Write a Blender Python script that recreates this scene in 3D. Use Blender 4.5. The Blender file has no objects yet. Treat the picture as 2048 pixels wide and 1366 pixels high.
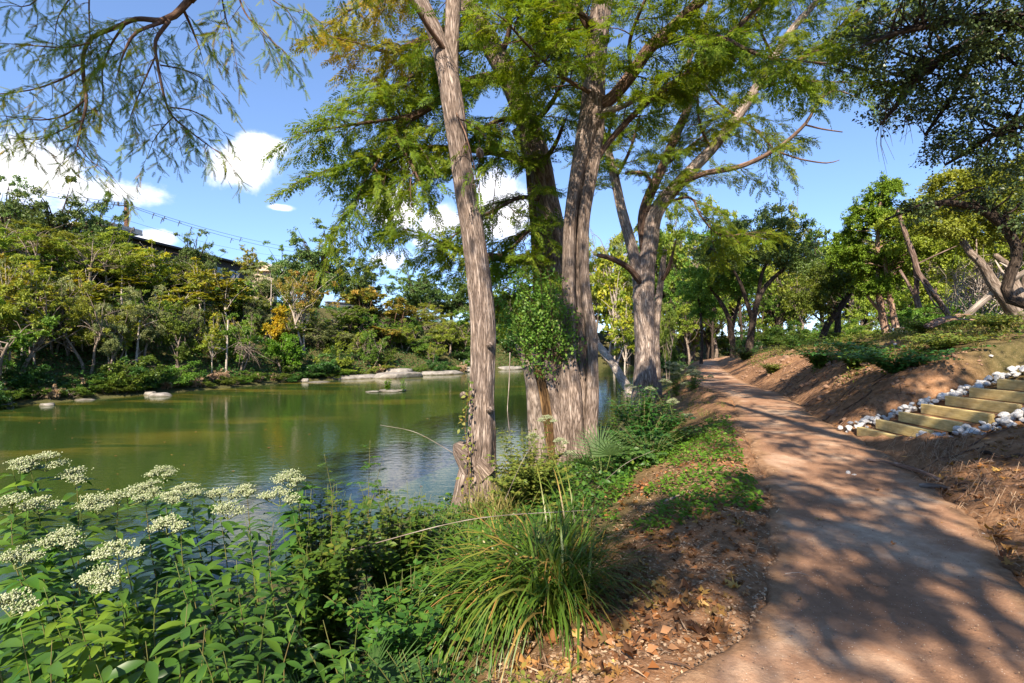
import bpy, math
import numpy as np
from mathutils import Vector
pi = math.pi
SC = bpy.context.scene
COL = SC.collection
CAMZ = 1.6
FPX = 1024.0            # focal length in photo pixels (18 mm on 36 mm)
WATER = -1.6
def RNG(s): return np.random.default_rng(s)
def P(px, py, d):       # photo pixel and real distance in metres -> world point
    return np.array([(px-1024)/FPX*d, d, CAMZ+(683-py)/FPX*d])
def nrm(a):
    a = np.asarray(a, float)
    return a/np.maximum(np.linalg.norm(a, axis=-1, keepdims=True), 1e-9)
def sstep(t):
    t = np.clip(t, 0, 1); return t*t*(3-2*t)
# ---------------------------------------------------------------- noise
def _hash(ix, iy, s):
    h = (ix.astype(np.int64)*374761393 + iy.astype(np.int64)*668265263 + s*1442695041) & 0x7fffffff
    h = ((h ^ (h >> 13))*1274126177) & 0x7fffffff
    return ((h ^ (h >> 16)) & 0xffff)/65535.0
def vnoise(x, y, s=0):
    x = np.asarray(x, float); y = np.asarray(y, float)
    ix = np.floor(x); iy = np.floor(y); fx = x-ix; fy = y-iy
    fx = fx*fx*(3-2*fx); fy = fy*fy*(3-2*fy)
    a = _hash(ix, iy, s); b = _hash(ix+1, iy, s); c = _hash(ix, iy+1, s); d = _hash(ix+1, iy+1, s)
    return (a*(1-fx)+b*fx)*(1-fy)+(c*(1-fx)+d*fx)*fy
def fbm(x, y, s=0, o=4):
    t = 0; a = .5
    for i in range(o):
        t = t+a*(vnoise(x, y, s+i*17)-.5)*2; x = x*2.03+5.1; y = y*2.03+3.7; a *= .5
    return t
# ---------------------------------------------------------------- geometry collector
class Geo:
    def __init__(s): s.V=[]; s.Q=[]; s.T=[]; s.tint=[]; s.bc=[]; s.n=0
    def add(s, V, Q=None, T=None, tint=None, bc=None):
        V = np.asarray(V, float).reshape(-1,3); k = len(V)
        if Q is not None and len(Q): s.Q.append(np.asarray(Q, np.int64)+s.n)
        if T is not None and len(T): s.T.append(np.asarray(T, np.int64)+s.n)
        s.V.append(V)
        s.tint.append(np.broadcast_to(np.asarray(.5 if tint is None else tint, float), (k,)))
        s.bc.append(V if bc is None else bc)
        s.n += k
    def mesh(s, name, mat, smooth=True):
        me = bpy.data.meshes.new(name)
        V = np.concatenate(s.V); me.vertices.add(len(V)); me.vertices.foreach_set('co', V.astype(np.float32).ravel())
        Q = np.concatenate(s.Q) if s.Q else np.zeros((0,4), np.int64)
        T = np.concatenate(s.T) if s.T else np.zeros((0,3), np.int64)
        li = np.concatenate([Q.ravel(), T.ravel()]).astype(np.int32)
        me.loops.add(len(li)); me.loops.foreach_set('vertex_index', li)
        st = np.concatenate([np.arange(len(Q))*4, len(Q)*4+np.arange(len(T))*3]).astype(np.int32)
        me.polygons.add(len(st)); me.polygons.foreach_set('loop_start', st)
        me.polygons.foreach_set('use_smooth', np.full(len(st), smooth))
        a = me.attributes.new('tint', 'FLOAT', 'POINT'); a.data.foreach_set('value', np.concatenate(s.tint).astype(np.float32))
        a = me.attributes.new('bc', 'FLOAT_VECTOR', 'POINT'); a.data.foreach_set('vector', np.concatenate(s.bc).astype(np.float32).ravel())
        me.update(calc_edges=True)
        if mat: me.materials.append(mat)
        return me
    def build(s, name, mat, parent=None, smooth=True):
        return link(name, s.mesh(name, mat, smooth), parent)
def link(name, data, parent=None, loc=None):
    o = bpy.data.objects.new(name, data); COL.objects.link(o)
    if parent: o.parent = parent
    if loc is not None: o.location = loc
    return o
def tag(o, label=None, cat=None, group=None, kind=None):
    if label: o['label'] = label
    if cat: o['category'] = cat
    if group: o['group'] = group
    if kind: o['kind'] = kind
    return o
def empty(name, label, cat, loc=(0,0,0), group=None):
    o = link(name, None, None, Vector([float(c) for c in loc])); o.empty_display_size = .2
    return tag(o, label, cat, group)
def copy_tree(o, loc, rz=0, sc=1, label=None, group=None):
    r = o.copy(); COL.objects.link(r); r.location = loc; r.rotation_euler = (0,0,rz)
    r.scale = sc if hasattr(sc, '__len__') else (sc,)*3
    if label: r['label'] = label
    if group: r['group'] = group
    for c in list(o.children):
        d = c.copy(); COL.objects.link(d); d.parent = r
        for g in list(c.children):
            e = g.copy(); COL.objects.link(e); e.parent = d
    return r
# ---------------------------------------------------------------- curves and tubes
def spline(pts, step=.25):
    P_ = np.asarray(pts, float); n = len(P_)      # rows: x,y,z,(r...)
    if n == 2: Pm = np.vstack([2*P_[0]-P_[1], P_, 2*P_[1]-P_[0]])
    else: Pm = np.vstack([2*P_[0]-P_[1], P_, 2*P_[-1]-P_[-2]])
    out = []
    for i in range(n-1):
        p0,p1,p2,p3 = Pm[i:i+4]
        k = max(1, int(np.linalg.norm((p2-p1)[:3])/step))
        t = (np.arange(k)/k)[:,None]
        out.append(.5*((2*p1)+(-p0+p2)*t+(2*p0-5*p1+4*p2-p3)*t*t+(-p0+3*p1-3*p2+p3)*t**3))
    out.append(P_[-1:]); return np.vstack(out)
def tube(g, pts, r, n=8, tint=.5, rad=None, cap=True, v0=0.):
    pts = np.asarray(pts, float); m = len(pts); r = np.broadcast_to(np.asarray(r, float), (m,))
    t = np.gradient(pts, axis=0); t = nrm(t)
    ref = np.array([1.,0,0]) if abs(t[0][2]) > .8 else np.array([0,0,1.])
    u = nrm(ref-t[0]*np.dot(ref,t[0])); U = np.empty((m,3))
    for i in range(m):
        u = u-t[i]*np.dot(u,t[i]); u = u/max(np.linalg.norm(u),1e-9); U[i] = u
    W = np.cross(t, U); a = np.arange(n)*2*pi/n
    s = np.concatenate([[0], np.cumsum(np.linalg.norm(np.diff(pts,axis=0),axis=1))])+v0
    k = np.ones((m,n)) if rad is None else rad(s[:,None], a[None,:])
    rr = r[:,None]*k
    V = pts[:,None]+rr[...,None]*(np.cos(a)[None,:,None]*U[:,None]+np.sin(a)[None,:,None]*W[:,None])
    R0 = max(r.mean(), .004)
    bc = np.stack([np.cos(a)[None]*R0*np.ones((m,1)), np.sin(a)[None]*R0*np.ones((m,1)), s[:,None]*np.ones((1,n))], -1)
    i = np.arange(m-1)[:,None]*n; j = np.arange(n)[None]; j2 = (j+1)%n
    Q = np.stack([i+j, i+j2, i+n+j2, i+n+j], -1).reshape(-1,4)
    T = None; V = V.reshape(-1,3); bc = bc.reshape(-1,3)
    if cap:
        V = np.vstack([V, pts[-1]+t[-1]*r[-1]*.4]); bc = np.vstack([bc, [0,0,s[-1]]])
        T = np.stack([(m-1)*n+np.arange(n), (m-1)*n+(np.arange(n)+1)%n, np.full(n, m*n)], -1)
    g.add(V, Q, T, tint=tint, bc=bc)
def frames(D, U):
    D = nrm(D); X = np.cross(D, U); bad = np.linalg.norm(X, axis=1) < 1e-3
    if bad.any(): X[bad] = np.cross(D[bad], np.array([1.,.1,0]))
    X = nrm(X); return X, D, np.cross(X, D)
def scatter(g, tv, tq, tt, pos, D, U, sc, tint, wsc=None):
    """one leaf shape set many times: D leaf direction, U the way its face looks"""
    n = len(pos)
    if n == 0: return
    X, Y, Z = frames(np.asarray(D, float), np.asarray(U, float)); k = len(tv); sc = np.broadcast_to(sc, (n,))
    w = sc if wsc is None else wsc
    V = pos[:,None] + tv[None,:,0:1]*(X*w[:,None])[:,None] + tv[None,:,1:2]*(Y*sc[:,None])[:,None] + tv[None,:,2:3]*(Z*sc[:,None])[:,None]
    off = (np.arange(n)*k)[:,None,None]
    Q = (np.asarray(tq)[None]+off).reshape(-1,4) if tq is not None else None
    T = (np.asarray(tt)[None]+off).reshape(-1,3) if tt is not None else None
    tn = np.repeat(np.broadcast_to(tint,(n,)), k)
    g.add(V.reshape(-1,3), Q, T, tint=tn)
# leaf shapes (unit length along y)
DIA_V = np.array([[0,0,0],[.27,.42,.07],[0,1,-.04],[-.27,.42,.07]]); DIA_Q = [[0,1,2,3]]
def leaf_shape(w=.2, droop=.25, fold=.06, seg=4, prof=None):
    t = np.linspace(0,1,seg+1); wd = (np.sin(pi*np.clip(t,0,1)**.8)**.9 if prof is None else np.interp(t, *prof))*w
    V = []
    for a,b in zip(t,wd):
        z = -droop*a*a
        V += [[-b,a,z+fold*b/w],[0,a,z],[b,a,z+fold*b/w]]
    Q = []
    for i in range(seg):
        a=i*3; Q += [[a,a+1,a+4,a+3],[a+1,a+2,a+5,a+4]]
    return np.array(V), Q
def feather_shape(n=9, w=.13, jag=True):
    """a flat cypress branchlet: needles set in two rows along a twig"""
    V=[]; T=[]
    for i in range(n):
        y=(i+.3)/n; l=w*(1-.55*abs(y-.4))
        for s in (-1,1):
            b=len(V); V += [[0,y-.034,0],[0,y+.034,0],[s*l,y+.11,.02]]; T.append([b,b+1,b+2])
    return np.array(V), T
def spray_shape(n=6, seed=1, l=.42, w=.045):
    """a twig with a row of branchlets on each side, each branchlet one narrow blade"""
    r=RNG(seed); V=[]; Q=[]
    def blade(p,d,L):
        b=len(V); d=nrm(d); s=np.array([-d[1],d[0],0])
        V.extend([p, p+d*L*.45+s*w*L/l, p+d*L+np.array([0,0,-.12*L]), p+d*L*.45-s*w*L/l]); Q.append([b,b+1,b+2,b+3])
    for i in range(n):
        y=(i+.5)/n; L=l*(1-.55*y)*r.uniform(.8,1.2)
        for s in (-1,1):
            blade(np.array([0,y+r.uniform(-.04,.04),-.08*y*y]), np.array([s*1.,.75,r.uniform(-.25,.1)]), L)
    blade(np.array([0,.85,-.06]), np.array([0,1,-.15]), .3)
    return np.array(V), Q
# ---------------------------------------------------------------- materials
def newmat(name):
    m = bpy.data.materials.new(name); m.use_nodes = True; nt = m.node_tree
    return m, nt, nt.nodes['Principled BSDF'], nt.nodes['Material Output']
def N(nt, t, **kw):
    n = nt.nodes.new(t)
    for k,v in kw.items():
        if k in n.inputs.keys() if hasattr(n.inputs,'keys') else False: n.inputs[k].default_value = v
        else: setattr(n, k, v)
    return n
def ramp(nt, fac, stops, interp='LINEAR'):
    r = nt.nodes.new('ShaderNodeValToRGB'); e = r.color_ramp.elements; r.color_ramp.interpolation = interp
    while len(e) < len(stops): e.new(.5)
    for el,(p,c) in zip(e, stops): el.position = p; el.color = (*c,1) if len(c)==3 else c
    nt.links.new(fac, r.inputs[0]); return r.outputs[0]
def mixc(nt, f, a, b, mode='MIX'):
    m = nt.nodes.new('ShaderNodeMix'); m.data_type='RGBA'; m.blend_type=mode
    if isinstance(f,(int,float)): m.inputs[0].default_value=f
    else: nt.links.new(f, m.inputs[0])
    for s,k in ((a,6),(b,7)):
        if isinstance(s,tuple): m.inputs[k].default_value=(*s,1)
        else: nt.links.new(s, m.inputs[k])
    return m.outputs[2]
def noise(nt, vec, scale, detail=5, rough=.6, dist=0., out=0):
    n = nt.nodes.new('ShaderNodeTexNoise'); n.inputs['Scale'].default_value=scale; n.inputs['Detail'].default_value=detail
    n.inputs['Roughness'].default_value=rough; n.inputs['Distortion'].default_value=dist
    if vec is not None: nt.links.new(vec, n.inputs['Vector'])
    return n.outputs[out]
def attr(nt, name, out):
    a = nt.nodes.new('ShaderNodeAttribute'); a.attribute_name=name; return a.outputs[out]
def mapping(nt, vec, scale=(1,1,1)):
    m = nt.nodes.new('ShaderNodeMapping'); m.inputs['Scale'].default_value=scale; nt.links.new(vec, m.inputs['Vector']); return m.outputs[0]
def bump(nt, h, bsdf, strength=.5, dist=.02, prev=None):
    b = nt.nodes.new('ShaderNodeBump'); b.inputs['Strength'].default_value=strength; b.inputs['Distance'].default_value=dist
    nt.links.new(h, b.inputs['Height'])
    if prev: nt.links.new(prev, b.inputs['Normal'])
    nt.links.new(b.outputs[0], bsdf.inputs['Normal']); return b.outputs[0]
def leafmat(name, cols, trans=.35, rough=.5, spec=.35, vary=.12, tr_tint=(1.25,1.15,.45)):
    m, nt, b, o = newmat(name)
    t = attr(nt, 'tint', 'Fac')
    n = len(cols); c = ramp(nt, t, [(i/(n-1) if n>1 else 0, x) for i,x in enumerate(cols)])
    oi = nt.nodes.new('ShaderNodeObjectInfo'); hs = nt.nodes.new('ShaderNodeHueSaturation')
    def mr(lo,hi):
        q = nt.nodes.new('ShaderNodeMapRange'); q.inputs['To Min'].default_value=lo; q.inputs['To Max'].default_value=hi
        nt.links.new(oi.outputs['Random'], q.inputs['Value']); return q.outputs[0]
    nt.links.new(mr(.5-vary*.03,.5+vary*.14), hs.inputs['Hue']); nt.links.new(mr(1-vary*.9,1+vary*1.2), hs.inputs['Value'])
    nt.links.new(c, hs.inputs['Color']); c = hs.outputs[0]
    nt.links.new(c, b.inputs['Base Color']); b.inputs['Roughness'].default_value=rough; b.inputs['Specular IOR Level'].default_value=spec
    tr = nt.nodes.new('ShaderNodeBsdfTranslucent'); nt.links.new(mixc(nt,1.,c,tr_tint,'MULTIPLY'), tr.inputs['Color'])
    mx = nt.nodes.new('ShaderNodeMixShader'); mx.inputs[0].default_value=trans
    nt.links.new(b.outputs[0], mx.inputs[1]); nt.links.new(tr.outputs[0], mx.inputs[2]); nt.links.new(mx.outputs[0], o.inputs['Surface'])
    return m
def barkmat(name, dark, mid, light, scale=18., stretch=.1, bstr=.8, bdist=.03, patch=None):
    m, nt, b, o = newmat(name)
    v = attr(nt, 'bc', 'Vector'); vm = mapping(nt, v, (1,1,stretch))
    n1 = noise(nt, vm, scale, 3, .55, .35); n2 = noise(nt, vm, scale*2.7, 5, .62, .4); n3 = noise(nt, v, 1.1, 4); n4 = noise(nt, mapping(nt,v,(1,1,.12)), scale*.3, 3)
    def mth(op,a,b_=None,c=None):
        q=nt.nodes.new('ShaderNodeMath'); q.operation=op
        for i,x in enumerate((a,b_,c)):
            if x is None: continue
            if isinstance(x,(int,float)): q.inputs[i].default_value=x
            else: nt.links.new(x,q.inputs[i])
        return q.outputs[0]
    r1 = mth('MULTIPLY',mth('ABSOLUTE',mth('SUBTRACT',n1,.5)),5.5); r1 = mth('MINIMUM',r1,1.)
    h = mth('ADD',mth('MULTIPLY',r1,.62),mth('MULTIPLY',n2,.62))
    c = ramp(nt, h, [(.22,dark),(.55,mid),(.95,light)])
    w = ramp(nt, n3, [(.30,(.55,.52,.50)),(.5,(.95,.93,.92)),(.7,(1.18,1.14,1.08))]); c = mixc(nt, 1., c, w, 'MULTIPLY')
    w = ramp(nt, n4, [(.35,(.85,.8,.78)),(.65,(1.1,1.07,1.05))]); c = mixc(nt, 1., c, w, 'MULTIPLY')
    nt.links.new(c, b.inputs['Base Color']); b.inputs['Roughness'].default_value=.92; b.inputs['Specular IOR Level'].default_value=.12
    bump(nt, h, b, bstr, bdist)
    return m
def plain(name, c, rough=.7, sc=None, var=.25, bs=.3, metal=0, bd=.01, vec='obj'):
    m, nt, b, o = newmat(name)
    tc = nt.nodes.new('ShaderNodeTexCoord'); v = tc.outputs['Object']
    f = noise(nt, v, sc or 6., 6, .65)
    col = ramp(nt, f, [(.3,tuple(x*(1-var) for x in c)),(.7,tuple(min(1,x*(1+var)) for x in c))])
    nt.links.new(col, b.inputs['Base Color']); b.inputs['Roughness'].default_value=rough; b.inputs['Metallic'].default_value=metal
    if bs: bump(nt, f, b, bs, bd)
    return m
M = {}
M['cyp_bark'] = barkmat('cypress_bark', (.06,.046,.038), (.235,.19,.16), (.44,.38,.335), 27., .10, .9, .025)
M['cyp_bark_dark'] = barkmat('cypress_bark_limb', (.05,.032,.025), (.18,.12,.09), (.33,.245,.19), 22., .10, .9, .02)
M['bark_grey'] = barkmat('grey_bark', (.10,.08,.065), (.25,.21,.175), (.42,.37,.32), 16., .2, .7, .02)
M['bark_oak'] = barkmat('oak_bark', (.025,.02,.017), (.065,.052,.042), (.13,.105,.085), 18., .25, .8, .02)
M['bark_red'] = barkmat('cedar_bark', (.15,.09,.065), (.36,.25,.19), (.55,.42,.34), 18., .1, .8, .02)
M['bark_pale'] = barkmat('pale_bark', (.25,.22,.19), (.5,.46,.41), (.68,.64,.58), 10., .4, .3, .01)
M['twig'] = barkmat('twig_bark', (.08,.05,.035), (.17,.11,.08), (.26,.18,.13), 30., .2, .3, .005)
M['deadwood'] = barkmat('dead_wood', (.2,.17,.14), (.40,.36,.32), (.6,.56,.5), 24., .1, .5, .01)
M['rotwood'] = barkmat('rotten_wood', (.035,.022,.012), (.15,.09,.04), (.30,.20,.10), 16., .1, .9, .03)
M['cyp'] = leafmat('cypress_needles', [(0.05,0.105,0.01),(0.11,0.19,0.016),(0.19,0.255,0.022),(0.28,0.29,0.03),(0.36,0.23,0.035)], .45, .55, .2, .05)
M['cyp_rust'] = leafmat('cypress_needles_turning', [(0.1,0.12,0.012),(0.17,0.16,0.018),(0.25,0.17,0.025),(0.33,0.17,0.03)], .45, .55, .2, .05)
M['oak'] = leafmat('live_oak_leaves', [(0.04,0.07,0.022),(0.08,0.12,0.036),(0.14,0.18,0.06)], .15, .42, .45, .15)
M['oak_far'] = leafmat('far_oak_leaves', [(0.07,0.115,0.026),(0.13,0.19,0.042),(0.2,0.265,0.065)], .2, .45, .4, .25)
M['green'] = leafmat('broad_leaves', [(0.07,0.12,0.016),(0.15,0.215,0.028),(0.26,0.3,0.045)], .35, .5, .3, .3)
M['olive'] = leafmat('olive_leaves', [(0.13,0.17,0.022),(0.27,0.31,0.038),(0.42,0.43,0.06)], .35, .5, .3, .25)
M['yellow'] = leafmat('yellowing_leaves', [(0.13,0.18,0.022),(0.25,0.27,0.03),(0.38,0.33,0.035),(0.47,0.3,0.04)], .4, .5, .3, .2)
M['gold'] = leafmat('golden_leaves', [(0.28,0.22,0.02),(0.42,0.28,0.02),(0.5,0.25,0.02)], .4, .5, .3, .1)
M['rust'] = leafmat('orange_leaves', [(0.1,0.145,0.025),(0.18,0.2,0.03),(0.36,0.24,0.05),(0.45,0.22,0.06)], .35, .5, .3, .1)
M['greygreen'] = leafmat('grey_green_leaves', [(0.13,0.165,0.06),(0.25,0.285,0.11),(0.38,0.4,0.18)], .3, .55, .25, .15)
M['bright'] = leafmat('bright_green_leaves', [(0.072,0.156,0.0144),(0.132,0.264,0.024),(0.204,0.348,0.036)], .45, .5, .3, .05)
M['juniper'] = leafmat('juniper_foliage', [(0.07,0.13,0.014),(0.15,0.24,0.02),(0.25,0.33,0.03)], .25, .6, .2, .1)
M['weed_leaf'] = leafmat('frostweed_leaves', [(0.025,0.065,0.012),(0.055,0.13,0.018),(0.11,0.2,0.022),(0.17,0.27,0.025)], .38, .42, .45, .1)
M['shrub_leaf'] = leafmat('bank_shrub_leaves', [(0.025,0.062,0.012),(0.055,0.12,0.018),(0.1,0.175,0.022),(0.22,0.22,0.03)], .35, .42, .4, .15)
M['lit_leaf'] = leafmat('light_green_leaves', [(0.084,0.132,0.0216),(0.144,0.204,0.036),(0.24,0.264,0.048),(0.36,0.24,0.06)], .4, .5, .3, .1)
M['dark_leaf'] = leafmat('dark_green_leaves', [(0.03,0.08,0.018),(0.06,0.14,0.026),(0.12,0.21,0.04)], .3, .42, .45, .15)
M['blade'] = leafmat('sedge_blades', [(0.022,0.07,0.009),(0.055,0.13,0.014),(0.11,0.19,0.02),(0.3,0.25,0.05),(0.42,0.22,0.07)], .35, .4, .45, .1)
M['grass'] = leafmat('dry_green_grass', [(0.07,0.11,0.02),(0.14,0.16,0.035),(0.28,0.22,0.08),(0.38,0.28,0.13)], .35, .6, .2, .1)
M['palm'] = leafmat('palmetto_leaf', [(0.06,0.12,0.03),(0.1,0.17,0.05)], .3, .4, .5, .1)
M['floret'] = leafmat('white_florets', [(0.22,0.29,0.11),(0.43,0.48,0.28),(0.62,0.65,0.48)], .3, .7, .2, 0.)
M['floret_far'] = leafmat('pale_flowers', [(0.4,0.43,0.3),(0.6,0.62,0.48)], .3, .7, .2, 0.)
M['stem'] = leafmat('green_stems', [(0.09,0.13,0.03),(0.16,0.17,0.05),(0.2,0.13,0.06)], .1, .5, .4, .05)
M['litter'] = leafmat('dry_leaf_litter', [(0.12,0.06,0.03),(0.26,0.12,0.045),(0.4,0.17,0.05),(0.48,0.27,0.13)], .2, .7, .2, .25)
M['chaff'] = leafmat('pale_chaff', [(0.2,0.12,0.075),(0.34,0.22,0.14),(0.5,0.36,0.24)], .1, .8, .15, .1)
def limestone():
    m=plain('limestone',(.23,.21,.185),.9,2.6,.5,.9,bd=.08); nt=m.node_tree; b=nt.nodes['Principled BSDF']; c=b.inputs['Base Color'].links[0].from_socket
    g=nt.nodes.new('ShaderNodeNewGeometry'); sx=nt.nodes.new('ShaderNodeSeparateXYZ'); nt.links.new(g.outputs['Position'],sx.inputs[0]); nz=noise(nt,g.outputs['Position'],2.5,4)
    a=nt.nodes.new('ShaderNodeMath'); a.operation='MULTIPLY_ADD'; nt.links.new(nz,a.inputs[0]); a.inputs[1].default_value=.35; nt.links.new(sx.outputs['Z'],a.inputs[2])
    q=nt.nodes.new('ShaderNodeMapRange'); q.inputs['From Min'].default_value=-1.43; q.inputs['From Max'].default_value=-1.28; nt.links.new(a.outputs[0],q.inputs['Value'])
    nt.links.new(mixc(nt,q.outputs[0],(.07,.062,.04),c),b.inputs['Base Color']); return m
M['limestone'] = limestone()
M['whiterock'] = plain('white_rock', (.68,.665,.64), .9, 5., .36, .9, bd=.03)
M['metal'] = plain('weathered_metal', (.5,.48,.45), .55, 2., .15, 0)
def ground_material():
    m, nt, b, o = newmat('soil')
    g = nt.nodes.new('ShaderNodeNewGeometry'); p = g.outputs['Position']
    n1 = noise(nt, p, .9, 6, .6); n2 = noise(nt, p, 9., 8, .7); n3 = noise(nt, p, 55., 5, .7)
    c = ramp(nt, n2, [(.28,(.13,.072,.04)),(.5,(.27,.155,.085)),(.72,(.41,.26,.155))])
    w = ramp(nt, n1, [(.3,(.75,.7,.7)),(.7,(1.15,1.08,1.0))]); c = mixc(nt,1.,c,w,'MULTIPLY')
    green = ramp(nt, n2, [(.3,(.035,.045,.015)),(.7,(.11,.10,.04))])
    c = mixc(nt, attr(nt,'tint','Fac'), c, green)
    f = ramp(nt, n3, [(.58,(0,0,0)),(.70,(1,1,1))]); c = mixc(nt, f, c, mixc(nt,.5,c,(.55,.40,.29)))
    nt.links.new(c, b.inputs['Base Color']); b.inputs['Roughness'].default_value=.95; b.inputs['Specular IOR Level'].default_value=.1
    q = bump(nt, n2, b, .8, .05); bump(nt, n3, b, .5, .012, q)
    return m
def path_material():
    m, nt, b, o = newmat('decomposed_granite')
    g = nt.nodes.new('ShaderNodeNewGeometry'); p = g.outputs['Position']
    n1 = noise(nt, p, 1.1, 5, .6); n2 = noise(nt, p, 16., 8, .75); vo = nt.nodes.new('ShaderNodeTexVoronoi'); vo.inputs['Scale'].default_value=60.
    nt.links.new(p, vo.inputs['Vector'])
    c = ramp(nt, n1, [(.3,(.245,.135,.077)),(.50,(.335,.195,.117)),(.68,(.52,.385,.27))])
    w = ramp(nt, n2, [(.3,(.78,.74,.72)),(.6,(1.02,1.0,1.0)),(.75,(1.22,1.2,1.18))]); c = mixc(nt,1.,c,w,'MULTIPLY')
    gr = ramp(nt, vo.outputs['Distance'], [(.12,(1,1,1)),(.2,(0,0,0))])
    vr = nt.nodes.new('ShaderNodeSeparateColor'); nt.links.new(vo.outputs['Color'], vr.inputs[0])
    pick = ramp(nt, vr.outputs[0], [(.80,(0,0,0)),(.84,(1,1,1))]); f = mixc(nt,1.,gr,pick,'MULTIPLY')
    c = mixc(nt, f, c, (.66,.54,.44))
    n4 = noise(nt, p, 4.5, 6, .7); ma = nt.nodes.new('ShaderNodeMath'); ma.operation='SUBTRACT'; nt.links.new(n4, ma.inputs[0]); nt.links.new(attr(nt,'tint','Fac'), ma.inputs[1])
    fe = ramp(nt, ma.outputs[0], [(.0,(0,0,0)),(.22,(1,1,1))]); n5 = noise(nt, p, 9., 8, .7)
    c = mixc(nt, fe, c, ramp(nt, n5, [(.28,(.13,.072,.04)),(.5,(.27,.155,.085)),(.72,(.41,.26,.155))]))
    nt.links.new(c, b.inputs['Base Color']); b.inputs['Roughness'].default_value=.9; b.inputs['Specular IOR Level'].default_value=.2
    q = bump(nt, n2, b, .8, .02); bump(nt, vo.outputs['Distance'], b, .3, .004, q)
    return m
def water_material():
    m, nt, b, o = newmat('green_river_water')
    g = nt.nodes.new('ShaderNodeNewGeometry'); p = g.outputs['Position']
    al = mapping(nt, p, (.12,.5,1)); n1 = noise(nt, al, 1.0, 5, .6, .5); n2 = noise(nt, p, .06, 3, .5)
    c = ramp(nt, n2, [(.3,(.023,.046,.010)),(.7,(.037,.062,.013))])
    # algae beds and shallows seen through the water, far side
    sx = nt.nodes.new('ShaderNodeSeparateXYZ'); nt.links.new(p, sx.inputs[0])
    a = ramp(nt, n1, [(.50,(0,0,0)),(.58,(1,1,1))])
    sh = attr(nt, 'tint', 'Fac')
    f = mixc(nt,1.,a,sh,'MULTIPLY'); c = mixc(nt, f, c, (.16,.135,.02))
    nt.links.new(c, b.inputs['Base Color']); b.inputs['Roughness'].default_value=.04; b.inputs['IOR'].default_value=1.33
    b.inputs['Specular IOR Level'].default_value=.5
    w1 = noise(nt, mapping(nt,p,(1,1.6,1)), 2.6, 3, .55, .3); w2 = noise(nt, mapping(nt,p,(1,1.5,1)), 11., 2, .5)
    q = bump(nt, w1, b, .06, .10); bump(nt, w2, b, .09, .02, q)
    return m
def timber_material():
    m, nt, b, o = newmat('treated_timber')
    tc = nt.nodes.new('ShaderNodeTexCoord'); v = mapping(nt, tc.outputs['Object'], (6,.7,6))
    n1 = noise(nt, v, 4., 6, .6, 1.2); n2 = noise(nt, tc.outputs['Object'], 2.2, 4)
    c = ramp(nt, n1, [(.3,(.46,.33,.11)),(.55,(.68,.54,.24)),(.75,(.80,.68,.36))])
    c = mixc(nt, 1., c, ramp(nt, n2, [(.32,(.55,.48,.42)),(.5,(.95,.92,.88)),(.65,(1.05,1.05,1.0))]), 'MULTIPLY')
    vo = nt.nodes.new('ShaderNodeTexVoronoi'); vo.inputs['Scale'].default_value=3.3; nt.links.new(mapping(nt,tc.outputs['Object'],(1,.8,1.6)), vo.inputs['Vector'])
    k = ramp(nt, vo.outputs['Distance'], [(.05,(1,1,1)),(.085,(0,0,0))]); c = mixc(nt, k, c, (.11,.06,.025))
    nt.links.new(c, b.inputs['Base Color']); b.inputs['Roughness'].default_value=.7
    bump(nt, n1, b, .25, .006); return m
M['soil']=ground_material(); M['path']=path_material(); M['water']=water_material(); M['timber']=timber_material()
M['clod']=plain('dry_clods',(.25,.15,.095),.95,20.,.4,.3)
M['bark_mauve']=barkmat('pinkish_bark',(.07,.05,.042),(.22,.165,.14),(.38,.31,.27),18.,.1,.8,.02)
M['cyp_sunlit']=barkmat('sunlit_cypress_bark',(.085,.066,.056),(.32,.265,.23),(.56,.50,.45),27.,.10,.9,.025)  # cypress bark colour lightened to stand in for sun on the path-side trunk
# ---------------------------------------------------------------- the lie of the land
PE = np.array([  # y, left edge x, right edge x of the path
 [-12,-3.2,-1.2],[-4,-1.3,.8],[1,.0,2.25],[2.4,.72,2.75],[2.75,1.22,2.98],[3.2,1.55,3.3],[3.93,2.0,3.72],[4.72,2.42,4.2],[5.92,2.9,4.8],[7.55,3.5,5.4],
 [9.8,4.35,6.15],[12,5.2,6.9],[14,6.0,7.7],[16,6.5,8.3],[18.8,6.75,8.8],[22.8,7.9,10.0],[26.4,9.4,11.2],[31.5,11.6,12.9],[42,15.2,16.8],[55,23,24.6],[70,36,37.6],[110,80,81.6],[700,700,702]])
SH = np.array([[-40,-16],[-12,-8],[0,-5.2],[5,-4.3],[9,-2.0],[12,0.],[16,2.0],[21,4.1],[28,6.9],[36,10.4],[45,13.2],[52,15.5],[60,24],[75,42],[110,70],[700,660]], float)
FAR = np.array([[-160,-120],[-70,-30],[-45,0],[-35,10],[-24.8,24.8],[-21.6,30.6],[-16.6,40],[-6.1,50.4],[-1.3,57],[13,66],[30,75],[60,95],[110,130],[700,690]], float)
def pathL(y): return np.interp(y, PE[:,0], PE[:,1])
def pathR(y): return np.interp(y, PE[:,0], PE[:,2])
def shore(y): return np.interp(y, SH[:,0], SH[:,1])
def far_s(x, y):    # signed distance inland from the far waterline
    best = np.full(np.shape(x), 1e9); sg = np.zeros(np.shape(x))
    for (ax,ay),(bx,by) in zip(FAR[:-1],FAR[1:]):
        dx,dy = bx-ax,by-ay; L2 = dx*dx+dy*dy
        t = np.clip(((x-ax)*dx+(y-ay)*dy)/L2,0,1); ex = x-ax-t*dx; ey = y-ay-t*dy; d = np.hypot(ex,ey)
        s = np.sign(dx*(y-ay)-dy*(x-ax)); m = d<best; best = np.where(m,d,best); sg = np.where(m,s,sg)
    return best*sg
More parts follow.
